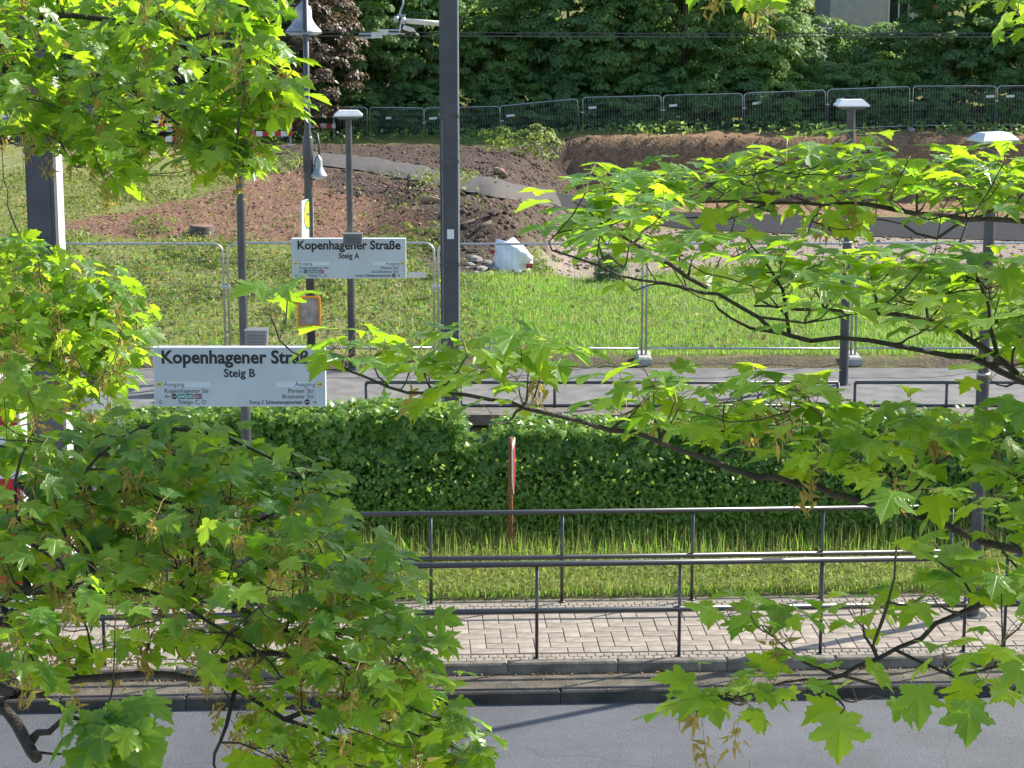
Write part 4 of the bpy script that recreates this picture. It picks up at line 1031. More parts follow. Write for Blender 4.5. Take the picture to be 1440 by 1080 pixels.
a = P(283, 139, 108); car('red parked car glimpsed between the upper left maple leaves', a, R(30), 'redpaint')
a = P(232, 150, 106); car('dark grey parked car left of the red car behind leaves', a, R(30), 'greypaint')

# ------------------------------------------------------------------ building glimpsed above the trees
bl = thing('house', 'pale rendered house glimpsed between the treetops at upper right', 'house', (19, 120, 0))
def B(u, v, d=119): return P(u, v, d)
x0, x1 = B(1158, 0).x, B(1305, 0).x; yb = 118.0
zb0 = -1.0
wx0, wx1 = B(1238, 0).x, B(1268, 0).x; zs_ = B(1245, 43).z
mb = MB(); mb.box(((x0 + wx0) / 2, yb + 3, 5), (wx0 - x0, 6, 12)); mb.box(((x1 + wx1) / 2, yb + 3, 5), (x1 - wx1, 6, 12)); mb.box(((wx0 + wx1) / 2, yb + 3, (zs_ - 1) / 2), (wx1 - wx0, 5.99, zs_ + 1)); mb.box(((wx0 + wx1) / 2, yb + 3, (zs_ + 2.2 + 11) / 2), (wx1 - wx0, 5.99, 11 - zs_ - 2.2))
obj('wall', mb, 'plaster', bl)
rf = MB(); rf.add([(x0 - .4, yb - .4, 11), (x1 + .4, yb - .4, 11), (x1 + .4, yb + 6.4, 11), (x0 - .4, yb + 6.4, 11), (x0 + 2, yb + 3, 13.5), (x1 - 2, yb + 3, 13.5)], [(0, 1, 5, 4), (1, 2, 5), (2, 3, 4, 5), (3, 0, 4), (3, 2, 1, 0)]); obj('roof', rf, 'brickred', bl)
wn = obj('window', MB().box(((wx0 + wx1) / 2, yb + .16, zs_ + 1.1), (wx1 - wx0 - .02, .04, 2.18)), 'darkglass', bl)
mb = MB(); mb.box(((wx0 + wx1) / 2, yb + .1, zs_ + 1.1), (.06, .06, 2.18)); mb.box((wx0 + .05, yb + .1, zs_ + 1.1), (.08, .06, 2.18)); mb.box((wx1 - .05, yb + .1, zs_ + 1.1), (.08, .06, 2.18)); obj('window_frame', mb, 'whitepaint', wn)
obj('window_sill', MB().box(((wx0 + wx1) / 2, yb - .06, zs_ - .04), (wx1 - wx0 + .2, .2, .08)), 'concrete', wn)
obj('brick_quoin', MB().box((x1 - .45, yb - .02, 5), (.9, .06, 11.9)), 'brickred', bl)
gw = thing('garden_wall', 'rough grey stone garden wall below the pale house', 'wall', (B(1210, 50, 112).x, 112, 0))
a, b = B(1130, 50, 113), B(1285, 50, 113); zt = B(1200, 36, 113).z
rs = random.Random(4); x_ = a.x; nst = 0
mb = MB(); mb.box(((a.x + b.x) / 2, 113.3, zt / 2 - 1.2), (b.x - a.x, .4, zt + 2.2)); obj('core', mb, 'joint', gw)
sh = MB(); sh.cham((0, 0, 0), (.46, .3, .30), .04); sh = sh.mesh('stone')
for r_ in range(4):
    x_ = a.x + (.25 if r_ % 2 else 0)
    while x_ < b.x - .3:
        o = link('stone', sh, 'stonewall', gw); o.location = Vector((x_ + .25, 113.02 + rs.uniform(-.03, .03), zt - .2 - r_ * .33)) - ORG[gw.name]; o.rotation_euler = (R(90) * 0, 0, rs.uniform(-.05, .05)); o.scale = (rs.uniform(.9, 1.06), 1, rs.uniform(.9, 1.05)); x_ += .5
# ------------------------------------------------------------------ ivy hedge
hy0, hy1 = 28.35, 29.25
def hedge_top(x):
    u = 720 + FP * x / 29.3
    z = np.interp(u, [-300, 150, 360, 480, 600, 646, 656, 684, 696, 760, 900, 1100, 1250, 1440, 1800], [1.55, 1.55, 1.66, 1.63, 1.68, 1.62, 1.22, 1.20, 1.44, 1.50, 1.46, 1.50, 1.55, 1.50, 1.5])
    return z + .05 * nz(x * 3, x * 0 + 2, 2.0) + .05 * nz(x * 1.2, x * 0 + 7, 2.0)
hd = thing('ivy_hedge', 'long dense hedge overgrown with glossy dark ivy behind the verge', 'hedge', (0, 28.8, 0))
off = np.array([0, 28.8, 0.0])
n = 42000
x = rng.uniform(-9.5, 9.5, n); f = rng.uniform(0, 1, n); top = hedge_top(x)
front = f < .80
zf = rng.uniform(0.02, 1, n) ** .9 * top
bulge = .13 * nz(x * 1.3, zf * 2.2, 3.0) + .07 * nz(x * 3, zf * 6 + 9, 3.0)
y = np.where(front, hy0 + bulge + np.abs(rng.normal(0, .12, n)) + .10 * (1 - zf / top), rng.uniform(hy0, hy1, n))
z = np.where(front, zf, top + rng.normal(0, .03, n) + .16 * (rng.uniform(0, 1, n) > .985) - .10 * ((y - (hy0 + hy1) / 2) / .45) ** 2)
pos = np.stack([x, y, z], -1)
nr = np.where(front[:, None], np.array([0, -.9, .75]), np.array([0, -.25, 1.0])) + rng.normal(0, .5, (n, 3))
young = (z > top - .10) & (rng.uniform(0, 1, n) < .65)
low = (z < .62 * top) & ~young
leafquads('ivy_leaves', pos[~young & ~low], nr[~young & ~low], .118, 'ivy', hd, off, True)
leafquads('small_ivy_leaves', pos[low][::1], nr[low], .072, 'ivy', hd, off, True)
leafquads('young_ivy_leaves', pos[young], nr[young], .078, 'ivy_young', hd, off, True)
for c_ in hd.children: c_['kind'] = 'stuff'
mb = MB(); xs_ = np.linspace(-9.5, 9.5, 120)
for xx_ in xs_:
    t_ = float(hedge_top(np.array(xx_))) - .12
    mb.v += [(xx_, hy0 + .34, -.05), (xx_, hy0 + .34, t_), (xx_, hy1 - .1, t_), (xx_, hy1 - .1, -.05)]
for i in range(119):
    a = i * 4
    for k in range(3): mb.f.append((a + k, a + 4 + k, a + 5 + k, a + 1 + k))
obj('shade_core', mb, 'hedge_core_dark', hd)  # dark inner box added to block light through the leaves, no modelled stems
# pale weeds growing up in front of the hedge
n = 22000; xw = np.concatenate([rng.normal(c_, .6, n // 11) for c_ in (-3.4, -2.9, -1.3, -.4, .8, 1.3, 2.0, 2.9, 3.6, 4.6, 6)]); zwv = np.abs(rng.normal(0, .38, len(xw)))
pw = np.stack([xw, hy0 - .24 + rng.normal(0, .10, len(xw)), zwv + .05], -1)
pw = pw[pw[:, 2] < 1.25]
wh = leafquads('hedge_weeds', pw, rng.normal(0, .6, (len(pw), 3)) + [0, -.7, .7], .055, 'ivy_young')
tag(wh, 'yellowish small leaved weeds climbing in front of the ivy hedge', 'weeds', kind='stuff')

# ------------------------------------------------------------------ background trees and shrubs
def crown_mesh(seed, n_tuft, per, lsize, rad, hgt, z0, spread=.5):
    r2 = np.random.default_rng(seed)
    d = r2.normal(0, 1, (n_tuft, 3)); d /= np.linalg.norm(d, axis=1, keepdims=True)
    rr = r2.uniform(.35, 1.05, n_tuft) ** .6
    c = d * rr[:, None] * np.array([rad, rad, hgt / 2]) + np.array([0, 0, z0 + hgt / 2])
    tr_ = r2.uniform(.6, 1.15, n_tuft) * spread
    e = r2.normal(0, 1, (n_tuft, per, 3)); e /= np.linalg.norm(e, axis=2, keepdims=True)
    e[:, :, 2] = np.abs(e[:, :, 2]) * .9 - .25
    p = c[:, None] + e * (tr_[:, None] * r2.uniform(.55, 1.0, (n_tuft, per)) ** .5)[:, :, None] * np.array([1, 1, .62])
    nn = e * .8 + d[:, None] * .5 + np.array([0, 0, .75]) + r2.normal(0, .35, e.shape)
    return p.reshape(-1, 3), nn.reshape(-1, 3)
def tree_proto(name, seed, mat, n_tuft, per, ls, rad, hgt, z0, trunk_r, spread=.5, branches=5, star=False):
    t = thing(name, 'x', 'tree')
    p, nn = crown_mesh(seed, n_tuft, per, ls, rad, hgt, z0, spread)
    o = leafquads('crown', p, nn, ls, mat, t, star=star)
    mb = MB(); rs_ = random.Random(seed); H = z0 + hgt * .75
    mb.tube([(0, 0, -.3), (.05, .03, H * .3), (-.06, .04, H * .6), (.05, -.02, H)], [trunk_r * 1.25, trunk_r, trunk_r * .7, trunk_r * .2], 8)
    for k in range(branches):
        a = rs_.uniform(0, 6.28); zb = z0 * .6 + H * rs_.uniform(.05, .5)
        L = rad * rs_.uniform(.5, .85)
        mb.tube([(0, 0, zb), (math.cos(a) * L * .5, math.sin(a) * L * .5, zb + L * .45), (math.cos(a) * L, math.sin(a) * L, zb + L * .7)], [trunk_r * .5, trunk_r * .32, trunk_r * .1], 6)
    link('trunk', mb.mesh('trunk'), 'bark_far', t, True)
    return t
pA = tree_proto('broadleaf_tree', 1, 'far_leaf', 230, 110, .16, 2.5, 6.6, .9, .11)
pB = tree_proto('broadleaf_tree', 2, 'far_leaf2', 230, 110, .155, 2.6, 8.5, .8, .13)
pC = tree_proto('broadleaf_tree', 3, 'far_leaf', 260, 110, .17, 3.1, 9.0, 1.4, .15, .6)
pS = tree_proto('leafy_shrub', 4, 'far_leaf', 110, 100, .14, 1.7, 3.0, .0, .05, .45)
pS2 = tree_proto('leafy_shrub', 5, 'far_leaf2', 110, 100, .14, 1.8, 3.4, .0, .05, .45)
used = set()
def put_tree(p, x_, y_, label, group, sc=1.0, rz=None, cat='tree', zz_=None):
    o = p if p.name not in used else copy_tree(p)
    used.add(p.name)
    z_ = float(terr(x_, y_)) if zz_ is None else zz_
    o.location = (x_, y_, z_ - .1); o.rotation_euler = (0, 0, random.uniform(0, 6.28) if rz is None else rz); o.scale = (sc, sc, sc * random.uniform(.92, 1.1))
    o['label'] = label; o['category'] = cat; o['group'] = group
    return o
def where(x_, d_):
    u_ = 720 + FP * x_ / d_
    for lim, s_ in ((-50, 'left of the photo edge'), (120, 'behind the far left maple leaves'), (260, 'behind the upper left maple leaves'), (400, 'behind the parked cars'), (520, 'behind the bell street lamp'), (620, 'left of the mast'), (700, 'right beside the mast'), (820, 'one fence panel right of the mast'), (930, 'above the start of the cut bank'), (1045, 'above the middle of the cut bank'), (1160, 'left of the middle lamp head'), (1280, 'below the pale house'), (1400, 'right of the middle lamp head'), (1500, 'at the right photo edge')):
        if u_ < lim: return s_
    return 'beyond the right photo edge'
i = 0
LB = {}
_pt = put_tree
def put_tree(p, x_, y_, label, group, *a, **k):
    LB[label] = LB.get(label, 0) + 1
    if LB[label] > 1: label += (', next one', ', third one', ', fourth one', ', fifth one')[LB[label] - 2]
    return _pt(p, x_, y_, label, group, *a, **k)
for x_ in np.arange(-10.5, 26, 1.9):
    xx_ = float(x_ + random.uniform(-.4, .4)); put_tree((pS, pS2)[i % 2], xx_, 101.2 + random.uniform(-.3, .5), 'shrub touching the far fence, ' + where(xx_, 101.5), 'shrubs against the far fence', random.uniform(.7, .95), cat='shrub'); i += 1
for x_ in np.arange(-25, 27, 3.0):
    xx_ = float(x_ + random.uniform(-.6, .6)); yy_ = 102.6 + random.uniform(-.5, .9)
    u_ = 720 + FP * xx_ / 103
    if u_ < 330: yy_ += 9
    if 1080 < u_ < 1330:
        put_tree((pS, pS2)[i % 2], xx_, yy_, 'low shrub behind the far fence, ' + where(xx_, 103), 'shrubs behind the far fence', .95, cat='shrub')
    else:
        put_tree((pA, pB)[i % 2], xx_, yy_ + .6, 'front row tree behind the far fence, ' + where(xx_, 103), 'front row trees', random.uniform(.85, 1.1))
    i += 1
for x_ in np.arange(-27, 29, 3.7):
    xx_ = float(x_ + random.uniform(-.7, .7)); yy_ = 108.5 + random.uniform(-1, 1)
    u_ = 720 + FP * xx_ / 109
    if u_ < 330: yy_ += 10
    if 1110 < u_ < 1330:
        put_tree(pS2, xx_, 110.5, 'low shrub before the stone garden wall, at its ' + ('left' if u_ < 1200 else 'right') + ' part', 'shrubs by the garden wall', 1.32, cat='shrub'); continue
    put_tree((pC, pB, pC)[i % 3], xx_, yy_, 'taller dark tree in the second row, ' + where(xx_, 109), 'second row trees', random.uniform(.95, 1.2)); i += 1
for x_ in np.arange(-34, 36, 5.0):
    xx_ = float(x_ + random.uniform(-.7, .7)); yy_ = 127
    put_tree((pC, pB)[i % 2], xx_, yy_, 'tall tree in the rearmost row, ' + where(xx_, 127), 'rearmost trees', random.uniform(1.3, 1.6)); i += 1
cb = tree_proto('copper_beech', 9, 'copper_leaf', 210, 85, .17, 3.0, 8.0, .6, .16, .55)
put_tree(cb, -9.2, 98.5, 'purple brown copper leaved tree beside the bell street lamp', 'copper tree', 1.0)
sb = hit(857, 397); put_tree(pS2, sb.x, sb.y, 'small dark round bush at the meadow edge', 'bushes on the site', .21, cat='bush', zz_=sb.z + .05)
pW = tree_proto('weed_clump', 8, 'weed', 26, 30, .16, 2.2, 1.5, -.1, .03, .5, 3)
for (u_, v_, s_, lb) in ((590, 345, .42, 'yellow green weed clump just left of the mast'), (755, 378, .26, 'weed clump right of the white sack'), (385, 245, .55, 'weed clump beside the bell lamp on the bare slope'), (275, 418, .30, 'weed clump in the meadow above Steig B sign'), (735, 218, .8, 'green weed clump at the left end of the cut bank'), (215, 325, .3, 'weed clump below the upper left maple'), (560, 385, .26, 'weed clump below the Steig A sign'), (470, 372, .3, 'weed clump behind the Steig A sign')):
    q = hit(u_, v_); put_tree(pW, q.x, q.y, lb, 'bushes on the site', s_, cat='bush', zz_=q.z)
# undergrowth at the foot of the far fence
ug, u, v = meadow_pts(30000, 96.5, 101.5); ug = ug[(u > 380) & (rng.uniform(0, 1, len(ug)) < np.clip(.12 + .7 * nz(ug[:, 0], ug[:, 1], 2), 0, 1))]
ug[:, 2] += rng.uniform(0, .5, len(ug))
uo = leafquads('undergrowth', ug, rng.normal(0, .6, (len(ug), 3)) + [0, -.4, .8], .17, 'far_leaf'); tag(uo, 'dark green undergrowth along the far fence', 'undergrowth', kind='stuff')

# ------------------------------------------------------------------ foreground maples
half = [(0.0, 0.0), (.10, -.07), (.20, -.05), (.27, -.10), (.36, -.06), (.48, .01), (.40, .09), (.41, .16), (.33, .19), (.46, .24), (.52, .33), (.62, .37), (.66, .50), (.55, .50), (.48, .57), (.40, .53), (.26, .49), (.27, .60), (.33, .68), (.22, .75), (.20, .85), (.11, .87), (0, 1.05)]
outl = half + [(-a, b) for a, b in half[-2:0:-1]]
def leaf_variant(seed):
    r3 = random.Random(seed); cup, drp, tw = r3.uniform(-.25, .28), r3.uniform(.0, .42), r3.uniform(-.25, .25)
    pts = [(0, .25)] + outl
    V = []
    for (x_, y_) in pts:
        x2, y2 = x_ * r3.uniform(.94, 1.06), y_ * r3.uniform(.95, 1.05)
        ang = math.atan2(abs(x2), y2 + .02)
        rad = math.hypot(x2, y2)
        fold = .10 * rad * abs(math.sin(3.2 * ang))           # raised between the lobes, low along the veins
        z_ = fold + cup * abs(x2) ** 1.3 - drp * max(0, y2 - .15) ** 2 - .18 * max(0, abs(x2) - .2) + tw * x2 * y2
        V.append((x2, y2, z_))
    nO = len(outl)
    F = [(0, 1 + k, 1 + (k + 1) % nO) for k in range(nO)]
    return np.array(V), np.array(F), np.array([(x_ * .5 + .5, y_) for x_, y_ in pts])
LV = [leaf_variant(k) for k in range(10)]
LME = []
for V, F, UV in LV:
    me_ = bpy.data.meshes.new('leaf'); me_.from_pydata(V.tolist(), [], F.tolist()); ul = me_.uv_layers.new(name='UVMap')
    ul.data.foreach_set('uv', UV[F.reshape(-1)].astype(np.float32).reshape(-1)); me_.materials.append(M['maple_leaf']); me_.update(); LME.append(me_)

class Maple:
    def __init__(s, label, base):
        s.t = thing('maple_tree', label, 'tree', base); s.base = Vector(base)
        s.nodes = []; s.leaves = []; s.tw = MB(); s.pet = MB(); s.seeds = []
    def branch(s, pts, r0, r1, world=False):
        pts = [Vector(p) if world else P(*p) for p in pts]
        path = []
        for i in range(len(pts) - 1):
            p0, p1, p2, p3 = pts[max(i - 1, 0)], pts[i], pts[i + 1], pts[min(i + 2, len(pts) - 1)]
            k_ = max(2, int((p2 - p1).length / .07))
            for j in range(k_):
                t = j / k_
                q = .5 * ((2 * p1) + (p2 - p0) * t + (2 * p0 - 5 * p1 + 4 * p2 - p3) * t * t + (3 * p1 - p0 - 3 * p2 + p3) * t ** 3)
                path.append(q + Vector((random.gauss(0, .004), random.gauss(0, .006), random.gauss(0, .004))))
        path.append(pts[-1]); m_ = len(path)
        rad = [(r0 + (r1 - r0) * (i / (m_ - 1)) ** .8) * random.uniform(.9, 1.15) for i in range(m_)]
        mb = MB(); mb.tube(path, rad, 7); obj('branch', mb, 'bark', s.t, True)
        s.nodes += [(p, r) for p, r in zip(path, rad)]
    def twig(s, a, b, r0=.0042, r1=.0016, rise=.25):
        L = (b - a).length; m = a.lerp(b, .5) + Vector((random.gauss(0, .06), random.gauss(0, .06), -rise * .35 + random.gauss(0, .05))) * L
        q1 = a.lerp(m, .55) + Vector((random.gauss(0, .03), random.gauss(0, .03), random.gauss(0, .02))) * L
        s.tw.tube([a, q1, m, b.lerp(m, .45) + Vector((0, 0, -.03 * L)), b], [r0, r0 * .85, (r0 + r1) * .5, r1 * 1.2, r1], 5, False)
        return m
    TILT = 0.0; DVAR = .22
    def leaf(s, base, az, droop, size, up_noise=.25, roll=0.0):
        o_ = Vector((math.cos(az), math.sin(az), 0)); zv = Vector((0, 0, 1))
        t = o_ * math.cos(droop) - zv * math.sin(droop); n_ = zv * math.cos(droop) + o_ * math.sin(droop)
        n_ = (n_ + Vector((random.gauss(0, up_noise), random.gauss(0, up_noise) - s.TILT, random.gauss(0, up_noise)))).normalized()
        t = (t - n_ * t.dot(n_)).normalized(); x_ = t.cross(n_)
        s.leaves.append((random.randrange(10), base, x_, t, n_, size))
    def cluster(s, tip, k, size, droop, face=None, spread=.05, pet=.07, upn=.25):
        a0 = random.uniform(0, 6.28)
        for i in range(k):
            az = a0 + i * 6.283 / k + random.gauss(0, .35)
            if face is not None and random.random() < .68: az = face + random.gauss(0, .8)
            dr = random.gauss(droop, s.DVAR); sz = size * random.choice((random.uniform(.45, .8), random.uniform(.8, 1.15), random.uniform(.85, 1.2)))
            L = pet * random.uniform(.5, 1.4)
            b = tip + Vector((math.cos(az) * L, math.sin(az) * L, random.uniform(-.02, .05) + L * .25))
            s.pet.tube([tip, tip.lerp(b, .5) + Vector((0, 0, .012)), b], [.0014, .0011, .0011], 3, False)
            s.leaf(b, az, dr, sz, upn)
    def seedhang(s, p):
        L = random.uniform(.05, .12); q = p + Vector((random.gauss(0, .015), random.gauss(0, .015), -L))
        s.pet.tube([p, q], [.001, .0008], 3, False)
        for k in range(random.randint(14, 26)):
            c = p.lerp(q, random.uniform(.3, 1.1)) + Vector((random.gauss(0, .012), random.gauss(0, .012), random.gauss(0, .008)))
            s.seeds.append(c)
    def nearest(s, p, jit=.08):
        best = None; bd = 1e9
        for (q, r) in s.nodes[::2]:
            d = (q - p).length + random.uniform(0, jit) + (.22 if q.z > p.z + .05 else 0)
            if d < bd: bd = d; best = (q, r)
        return best
    def spray(s, poly, count, dep, size=.11, droop=.25, face=None, k=(4, 6), seed=.1, upn=.25, djit=.25, pet=.07, mind=14, maxtw=.45):
        us = [p[0] for p in poly]; vs_ = [p[1] for p in poly]; pts = []; tries = 0
        while len(pts) < count and tries < count * 60:
            tries += 1
            u_, v_ = random.uniform(min(us), max(us)), random.uniform(min(vs_), max(vs_))
            if not inpoly(np.array([u_]), np.array([v_]), poly)[0]: continue
            if any((u_ - a) ** 2 + (v_ - b) ** 2 < mind * mind for a, b in pts) and random.random() < .9: continue
            pts.append((u_, v_))
            d_ = dep(u_, v_) if callable(dep) else dep
            tip = P(u_, v_, d_ + random.gauss(0, djit)); nd = s.nearest(tip)
            if (nd[0] - tip).length > maxtw:   # a longer side twig first
                mid = nd[0].lerp(tip, random.uniform(.45, .6)) + Vector((0, random.gauss(0, .05), -.05)); s.twig(nd[0], mid, min(.0075, nd[1] * .7), .004); s.nodes.append((mid, .004)); nd = (mid, .004)
            m_ = s.twig(nd[0], tip, min(.0045, nd[1] * .8)); s.nodes.append((tip, .002)); s.nodes.append((m_, .003))
            s.cluster(tip, random.randint(*k), size, droop, face, pet=pet, upn=upn)
            if random.random() < .4: s.cluster(m_, 2, size * .8, droop, face, pet=pet * .8, upn=upn)
            if random.random() < seed: s.seedhang(tip)
    def finish(s):
        inf = []
        for i, (vi, b, x_, t, n_, sz) in enumerate(s.leaves):
            c = b + t * sz * .5; u_, v_, d_ = proj(c.x, c.y, c.z)
            vis = -20 < u_ < 1460 and -20 < v_ < 1100
            inf.append((-(sz / d_) if vis else 1, i))
        inf.sort(); chosen = set(i for k_, i in inf[:300])
        Vs, Fs, Us = [], [], []; o_ = 0
        for i, (vi, b, x_, t, n_, sz) in enumerate(s.leaves):
            mat = Matrix(((x_.x, t.x, n_.x), (x_.y, t.y, n_.y), (x_.z, t.z, n_.z)))
            if i in chosen:
                lo = bpy.data.objects.new('leaf', LME[vi]); COL.objects.link(lo); lo.parent = s.t
                m4 = mat.to_4x4() @ Matrix.Scale(sz, 4); m4.translation = b - s.base; lo.matrix_local = m4
            else:
                V, F, UV = LV[vi]; A = np.array(mat) * sz
                Vs.append(V @ A.T + np.array(b)); Fs.append(F + o_); Us.append(UV); o_ += len(V)
        off_ = np.array(s.base)
        fo = np_mesh('foliage', np.concatenate(Vs), np.concatenate(Fs), 'maple_leaf', s.t, uv=np.concatenate(Us), off=off_); fo['kind'] = 'stuff'
        tag(obj('twigs', s.tw, 'bark', s.t, True), kind='stuff')
        po = obj('leaf_stalks', s.pet, 'stalk', s.t); po['kind'] = 'stuff'
        if s.seeds:
            sp_ = np.array(s.seeds); nn = rng.normal(0, 1, sp_.shape); nn[:, 2] *= .3
            so_ = leafquads('seed_wings', sp_, nn, .015, 'seed', s.t, off=off_, asp=2.6); so_['kind'] = 'stuff'
basic('stalk', (.20, .17, .05), (.26, .14, .06), rough=.6)

# ---- left tree
ml = Maple('maple tree whose leafy branches fill the left side of the view', (-3.6, 7.6, -.2))
mb = MB(); mb.tube([(-3.6, 7.6, -.4), (-3.62, 7.6, 2), (-3.55, 7.65, 5), (-3.6, 7.75, 8), (-3.4, 7.8, 11), (-3.3, 7.9, 13)], [.30, .23, .20, .16, .10, .03], 14); obj('trunk', mb, 'bark', ml.t, True)
tk = lambda z_: Vector((-3.58, 7.7, z_))
def wb(z_, *pts): return [tk(z_)] + [P(*p) for p in pts]
ml.branch(wb(7.2, (-60, 0, 9.3), (60, 22, 9.4), (150, 28, 9.4), (250, 62, 9.3), (300, 85, 9.2), (345, 122, 9.1), (372, 145, 9.0), (398, 168, 9.0)), .045, .004, True)
ml.branch([(165, 32, 9.4), (185, 14, 9.5), (205, -8, 9.6)], .012, .008)
ml.branch([(60, 25, 9.4), (110, 50, 9.6), (155, 88, 9.6), (176, 122, 9.4), (215, 148, 9.2), (243, 168, 9.0), (290, 205, 8.9), (335, 218, 8.8)], .016, .003)
ml.branch(wb(7.0, (-80, 80, 9.6), (0, 62, 9.7), (45, 75, 9.8), (60, 120, 9.8), (48, 170, 9.7), (50, 215, 9.6)), .022, .003, True)
ml.branch([(60, 120, 9.8), (80, 150, 9.7), (85, 195, 9.6), (105, 235, 9.5)], .008, .003)
ml.branch([(250, 62, 9.3), (280, 50, 9.1), (320, 45, 9.0), (360, 60, 8.9)], .008, .003)
ml.branch(wb(6.5, (-80, 560, 10.0), (20, 545, 10.0), (42, 520, 10.0), (80, 503, 10.0), (110, 486, 10.0), (150, 468, 10.1), (190, 466, 10.2)), .030, .003, True)
ml.branch([(60, 512, 10.0), (40, 485, 10.1), (10, 470, 10.2), (-40, 440, 10.3)], .010, .004)
ml.branch([(85, 502, 10.0), (120, 505, 10.0), (150, 520, 10.0)], .008, .003)
ml.branch([(75, 505, 10.0), (60, 450, 10.2), (40, 400, 10.3), (20, 370, 10.3)], .008, .003)
ml.branch(wb(5.9, (-60, 870, 6.9), (0, 848, 6.9), (40, 832, 6.8), (150, 830, 6.7), (235, 838, 6.7), (300, 845, 6.6), (345, 862, 6.6), (400, 890, 6.6), (470, 930, 6.6), (560, 985, 6.6), (620, 1010, 6.6)), .042, .003, True)
ml.branch(wb(5.7, (-60, 960, 6.6), (120, 950, 6.6), (275, 950, 6.5), (330, 968, 6.5), (400, 1010, 6.5), (480, 1040, 6.5), (560, 1062, 6.5), (640, 1075, 6.5)), .040, .003, True)
ml.branch([(285, 936, 6.5), (340, 921, 6.6), (420, 921, 6.6), (500, 935, 6.6), (560, 960, 6.6)], .014, .003)
ml.branch([(245, 838, 6.7), (275, 808, 6.8), (292, 770, 6.9), (300, 735, 7.0), (310, 690, 7.1), (300, 640, 7.2)], .012, .003)
ml.branch([(300, 845, 6.6), (370, 800, 6.9), (440, 790, 6.9), (500, 800, 6.9)], .011, .003)
ml.branch([(280, 800, 6.8), (350, 740, 7.0), (410, 715, 7.0), (450, 715, 7.0)], .009, .003)
ml.branch([(150, 830, 6.7), (120, 770, 6.9), (110, 700, 7.1), (140, 640, 7.3), (200, 600, 7.4)], .013, .003)
ml.branch([(40, 832, 6.8), (30, 760, 7.0), (20, 680, 7.2), (40, 620, 7.3)], .013, .003)
ml.branch([(330, 968, 6.5), (320, 1020, 6.4), (300, 1060, 6.4), (305, 1085, 6.4)], .008, .003)
ml.branch(wb(5.4, (-60, 950, 6.2), (0, 990, 6.1), (38, 1040, 6.0), (52, 1066, 5.95)), .034, .014, True)
ml.branch([(42, 1040, 6.0), (70, 1022, 6.0), (100, 1008, 6.0), (150, 1020, 6.0)], .013, .004)
for bp in ([(110, 700, 7.1), (180, 690, 7.1), (260, 715, 7.0), (330, 760, 6.9)], [(140, 640, 7.3), (230, 640, 7.3), (320, 660, 7.2), (400, 700, 7.1)],
           [(200, 600, 7.4), (280, 605, 7.4), (350, 630, 7.3), (420, 670, 7.2)], [(440, 790, 6.9), (500, 830, 6.8), (545, 880, 6.8)], [(400, 890, 6.6), (460, 885, 6.6), (530, 910, 6.6), (590, 960, 6.6)],
           [(400, 1010, 6.5), (460, 1000, 6.5), (540, 1015, 6.5), (620, 1050, 6.5)], [(235, 838, 6.7), (290, 870, 6.5), (350, 905, 6.4), (400, 960, 6.4)], [(20, 680, 7.2), (70, 720, 7.0), (110, 780, 6.8), (140, 850, 6.6)],
           [(120, 770, 6.9), (190, 780, 6.8), (250, 800, 6.7)], [(30, 760, 7.0), (80, 790, 6.8), (110, 850, 6.6), (130, 920, 6.5)]):
    ml.branch(bp, .008, .003)
ml.TILT = -.06
L1 = [(-20,-20),(352,-20),(372,25),(395,80),(408,145),(388,165),(365,170),(345,175),(360,215),(320,252),(280,240),(262,222),(235,190),(205,190),(185,235),(160,262),(120,240),(90,220),(40,195),(-20,185)]
ml.spray(L1, 140, 9.4, .098, .42, face=-.6, seed=.6, upn=.35, djit=.45, mind=20)
ml.spray([(0,0),(230,0),(260,60),(210,200),(165,280),(100,230),(0,190)], 48, 9.9, .095, .45, seed=.8, upn=.35, djit=.3)
ml.TILT = -.08
L2 = [(-20,345),(60,355),(110,380),(160,405),(200,455),(170,490),(165,545),(140,580),(90,560),(55,590),(45,530),(-20,505)]
ml.spray(L2, 85, 10.0, .095, .38, seed=.7, upn=.35, djit=.4, mind=14)
L3a = [(-20,700),(45,690),(60,600),(120,602),(260,606),(340,612),(400,648),(450,695),(465,730),(520,780),(545,850),(480,860),(380,820),(250,800),(120,820),(-20,830)]
ml.TILT = .05
ml.spray(L3a, 175, lambda u, v: 7.5 - (v - 580) / 250 * .7, .077, .26, face=-.45, k=(3, 5), seed=.8, upn=.25, djit=.3, mind=18)
L3b = [(-20,820),(120,830),(260,810),(400,840),(520,830),(560,900),(610,970),(650,1020),(670,1075),(660,1100),(340,1100),(300,1080),(330,1000),(280,985),(270,930),(130,940),(80,960),(-20,970)]
ml.spray(L3b, 115, 6.6, .077, .28, face=-.45, k=(3, 4), seed=.7, upn=.25, djit=.3, mind=20)
ml.spray([(420,820),(540,800),(575,880),(620,970),(655,1030),(650,1100),(360,1100),(420,1000)], 46, 6.6, .076, .26, face=-.4, k=(3, 5), seed=.4, djit=.3)
ml.spray([(90,985),(190,990),(215,1060),(180,1100),(110,1060)], 8, 6.0, .105, .8, face=-1.4, djit=.1, maxtw=.3)
ml.spray([(120,380),(205,450),(150,560),(60,430),(0,380)], 18, 10.2, .105, .4, djit=.3)

